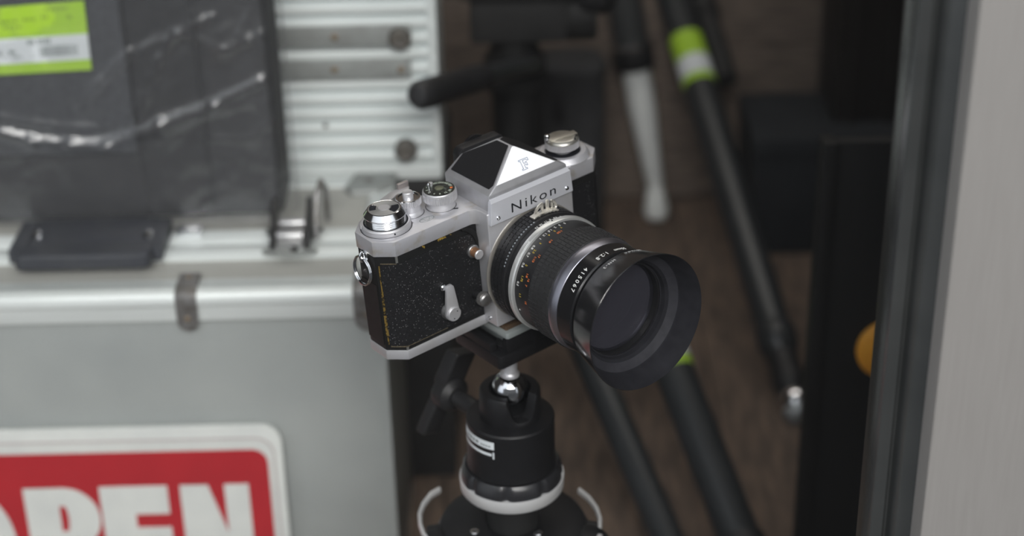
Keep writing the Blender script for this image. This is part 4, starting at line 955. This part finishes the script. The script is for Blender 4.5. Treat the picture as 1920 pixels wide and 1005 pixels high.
text_mb(mb, 'HN-3', 2.7, on_cone(16.5, 81.4), align='CENTER', space=1.3)
text_mb(mb, 'Nikon', 2.7, on_cone(-11.5, 80.4), align='CENTER', space=1.5)
tilt(mb).build('lettering', mat('pale_grey_fill', (.72, .72, .72), .6), hood)

# =================================================================== TABLE TRIPOD WITH BALL HEAD
ax, ayv = -2.7, 787.0
oR = (ax, ayv, 0)
tri = thing('ball_head_tripod', oR, 'low black tripod with ball head carrying the film camera', 'tripod')
def T_(): return MB(oR)
def bodyw(mb):
    r = T_(); r.v = [RB @ p + TB for p in mb.v]; r.f = mb.f; r.m = mb.m; return r
def BW(): return MB()
# quick release plate and clamp follow the camera's tilt
qp = bodyw(BW().prism(rrect(-23.8, 23.8, -28.2, 13.2, 1.6, 3), -36.6, -33.2, P_XZ)).build('quick_release_plate', PLATEG, tri, bevel=.4)
bodyw(BW().prism([(-22.6, -36.4), (22.6, -36.4), (18.6, -45), (-18.6, -45)], -27.6, 5.0, XY)).build('dovetail', PLATEG, qp, bevel=.4)
bodyw(BW().prism(rrect(-22.0, 22.0, -26.6, 10.2, 1.2, 3), -33.3, -30.9, P_XZ)).build('cork_pad', CORK, qp, bevel=.2, seg=1)
m = BW(); m.prism(rrect(-28.8, 28.8, -29, 11.8, 2.5, 4), -54, -46.4, P_XZ); cl = bodyw(m).build('clamp', TRIB, tri, bevel=.8)
bodyw(BW().box(-23, 28.6, -46.6, -38.4, 7.6, 11.4).box(-6.6, -2.6, -50, -37.6, 11.0, 12.6)).build('clamp_jaw', TRIB, cl, bevel=.6)
bodyw(BW().box(-28.4, -24.2, -46.6, -41.4, -28.6, 4)).build('clamp_jaw', TRIB, cl, bevel=.6)
bodyw(BW().lathe([(6, 0), (6.5, .6), (6.5, 2.4), (5, 3)], (-17, -46.4, 4), (0, 1, 0), 28)).build('clamp_boss', TRIB, cl)
# ball, stem, housing
bc = Vector((ax, ayv, CAM_H-491.0)); sp0 = RB @ Vector((-12, -53.5, -2)) + TB
ball = T_().lathe([(9.9*math.sin(PI*k/24), -9.9*math.cos(PI*k/24)) for k in range(25)], bc, (0, 0, 1), 40).build('ball', mat('polished_steel', (.80, .81, .84), .09, 1.0), tri)
dv = sp0-bc
T_().lathe([(5.2, 8.2), (5.2, 9.6), (4.2, 10.4), (4.0, 11), (4.0, dv.length)], bc, dv, 32).build('stem', SATIN, ball)
zc = lambda z: CAM_H+z
def notch(t, h): return 1.0
m = T_(); prof = [(16.6, zc(-507.5)), (17.0, zc(-505)), (16.4, zc(-491.5)), (15.6, zc(-490.4)), (11.6, zc(-490.4)), (11.0, zc(-494)), (10.6, zc(-500))]
# collar with a drop notch towards the front right
n = 96; vs = []; fs = []; na = math.radians(-64)
for (r, h) in prof:
    for i in range(n):
        t = 2*PI*i/n; d_ = (t-na+PI) % (2*PI)-PI; cut = zc(-491)-13.0*max(0, 1-(abs(d_)/.56)**4) if abs(d_) < .56 else 1e9
        vs.append((ax+r*math.cos(t), ayv+r*math.sin(t), min(h, cut)))
for k in range(len(prof)-1):
    for i in range(n):
        j = (i+1) % n; fs.append((k*n+i, k*n+j, (k+1)*n+j, (k+1)*n+i))
hc = m.add(vs, fs).build('ball_collar', TRIB, tri, ang=40)
T_().lathe([(16.4, zc(-509)), (16.8, zc(-506.8)), (23.2, zc(-507.4)), (24.0, zc(-508.4)), (24.0, zc(-530)), (24.6, zc(-537.5)), (20, zc(-538))], (ax, ayv, 0), (0, 0, 1), 72).lathe([(10.4, zc(-508)), (10.4, zc(-502.5)), (0, zc(-503))], (ax, ayv, 0), (0, 0, 1), 32).build('ball_housing', TRIB, tri)
# maker's sticker on the housing
def strip_cyl(mb, r0, r1, a0, a1, z0, z1, n=14):
    for i in range(n):
        vs = []
        for q in (a0+(a1-a0)*i/n, a0+(a1-a0)*(i+1)/n):
            for r in (r0, r1):
                for z_ in (z0, z1): vs.append((ax+r*math.sin(q), ayv-r*math.cos(q), z_))
        mb.add(vs, [(0, 1, 3, 2), (4, 6, 7, 5), (0, 4, 5, 1), (2, 3, 7, 6), (0, 2, 6, 4), (1, 5, 7, 3)])
    return mb
a0, a1 = math.radians(-84), math.radians(-22)
stk = strip_cyl(T_(), 23.95, 24.15, a0, a1, 298.2, 308.6).build('maker_sticker', mat('black_sticker', (.010, .010, .011), .35), tri)
strip_cyl(T_(), 24.12, 24.25, a0, a1, 304.0, 308.6).build('white_band', PAPER, stk)
strip_cyl(T_(), 24.12, 24.25, a0, a1-.06, 299.8, 301.4).build('white_line', PAPER, stk)
strip_cyl(T_(), 24.12, 24.25, a1-.035, a1, 298.2, 302.4, 2).build('white_edge', PAPER, stk)
m = T_()
for (q0, q1) in ((-70, -66), (-64, -59), (-57, -53), (-51, -46), (-42, -39), (-38, -35), (-34, -31), (-30, -27)):
    strip_cyl(m, 24.24, 24.3, math.radians(q0), math.radians(q1), 305.2, 307.0 if q0 < -44 else 306.2, 2)
m.build('sticker_print', INKGREY, stk)
# panorama ring with scallops, pale rim, neck
m = T_(); m.lathe([(24.2, zc(-538.4)), (25.6, zc(-538)), (27.6, zc(-540.4)), (28.2, zc(-546.4))], (ax, ayv, 0), (0, 0, 1), 120, rf=lambda t, h: 1-.06*max(0, math.cos(t*8+.9))**8*(1 if h < zc(-539) else .2))
m.build('knurled_base', mat('base_black_plastic', (.017, .017, .019), .3), tri)
T_().lathe([(20, zc(-546)), (28.8, zc(-546)), (29.0, zc(-546.8)), (28.6, zc(-553)), (27.8, zc(-554)), (16, zc(-554))], (ax, ayv, 0), (0, 0, 1), 96).build('base_rim', SILVPAINT, tri)
T_().lathe([(14.6, zc(-584)), (14.6, zc(-552))], (ax, ayv, 0), (0, 0, 1), 48).build('neck', mat('dull_black', (.009, .009, .009), .6), tri)
# wing knob that locks the ball
kc = Vector((-37.5, 826, 303)); kd = (Vector((ax, ayv, 301))-kc).normalized()
kn = T_().rod(kc, kc+kd*34, 5, 5, 20).lathe([(9.6, 0), (10.4, 1.5), (10.4, 9), (7, 12)], kc-kd*4, kd, 28).build('lock_knob', TRIM_, tri)
w1, w2 = Vector((-27.5, 826, 325)), Vector((-47.5, 826, 276)); wdv = (w2-w1).normalized(); wn = wdv.cross(kd).normalized()
T_().obox(kc-kd*3+wdv*18, wdv, wn, kd, 12.5, 6.2, 4.0).obox(kc-kd*3-wdv*16, wdv, wn, kd, 11.5, 7.6, 5.0).build('wing', TRIM_, kn, bevel=2, seg=3)
# leg shoulders
hz0 = zc(-578)
hub = T_().lathe([(14.2, hz0-8), (14.2, hz0-1), (15.4, hz0), (34, hz0+.6), (41, hz0-2.5), (44, hz0-9), (42, hz0-22), (30, hz0-34), (20, hz0-34)], (ax, ayv, 0), (0, 0, 1), 72).build('leg_hub', TRIB, tri)
for (X, Y) in ((-24.1, 776.6), (11.4, 773.8)):
    T_().lathe([(3.0, -4), (3.0, .7), (2.3, 1.4), (1.4, 1.4), (1.2, .6), (0, .6)], (X, Y, hz0+.4-1.2), (0, 0, 1), 20).build('screw', CHROME, hub)
for k, az_ in enumerate((196, -16, 90)):
    a = math.radians(az_); d = Vector((math.cos(a), math.sin(a), 0)); q = Vector((-d.y, d.x, 0)); c0 = Vector((ax, ayv, hz0-13))
    hin = c0+d*43; foot_ = Vector((ax, ayv, 1.5))+d*190
    ld = (foot_-hin).normalized()
    lgm = T_().rod(hin+ld*6, hin.lerp(foot_, .55), 10.5, 10, 24).rod(hin.lerp(foot_, .53), foot_, 8, 7.6, 24)
    lg = lgm.build('leg', TUBEB, tri)
    m = T_(); m.lathe([(11, -9), (12, -7), (12, 7), (11, 9)], hin, q, 28)
    m.obox(hin+ld*9, ld, q, ld.cross(q), 10, 8.2, 9.5); m.build('leg_knuckle', TRIB, lg, bevel=1.2)
    m = T_()
    for s_ in (-1, 1): m.obox(c0+d*35+q*s_*12.4+Vector((0, 0, 1)), d, q, (0, 0, 1), 12, 2.8, 8.5)
    m.build('hinge_lug', TRIB, hub, bevel=1.8)
    T_().lathe([(3.6, 0), (3.6, 1.2), (2.4, 1.8), (0, 1.8)], hin-q*15.0, -q, 20).build('hinge_screw', CHROME, hub)
    if k < 2:   # pale curved angle tab standing out from the shoulder
        arc = [Vector((X_, Y_, 237.5)) for X_, Y_ in (((-45.0, 823.5), (-50, 818.5), (-54, 809), (-55.6, 800), (-54.9, 790), (-52.4, 780), (-47.5, 771)) if k == 0 else ((36, 819.5), (41.2, 811.5), (45, 801.5), (46.4, 791.5), (45.7, 782), (43, 774), (38, 767)))]
        T_().tube(arc, (2.4, 1.3), 12, flat=(0, 0, 1)).build('angle_tab', SILVPAINT, lg)
        T_().obox(c0+d*45+Vector((0, 0, 9)), d, q, (0, 0, 1), 6, 2.4, 1.6).build('tab_spring', SATIN, lg, bevel=.5)
    T_().lathe([(8.6, -14), (9.4, -4), (8, 0), (0, .6)], foot_, ld, 20).build('rubber_foot', TRIM_, lg)
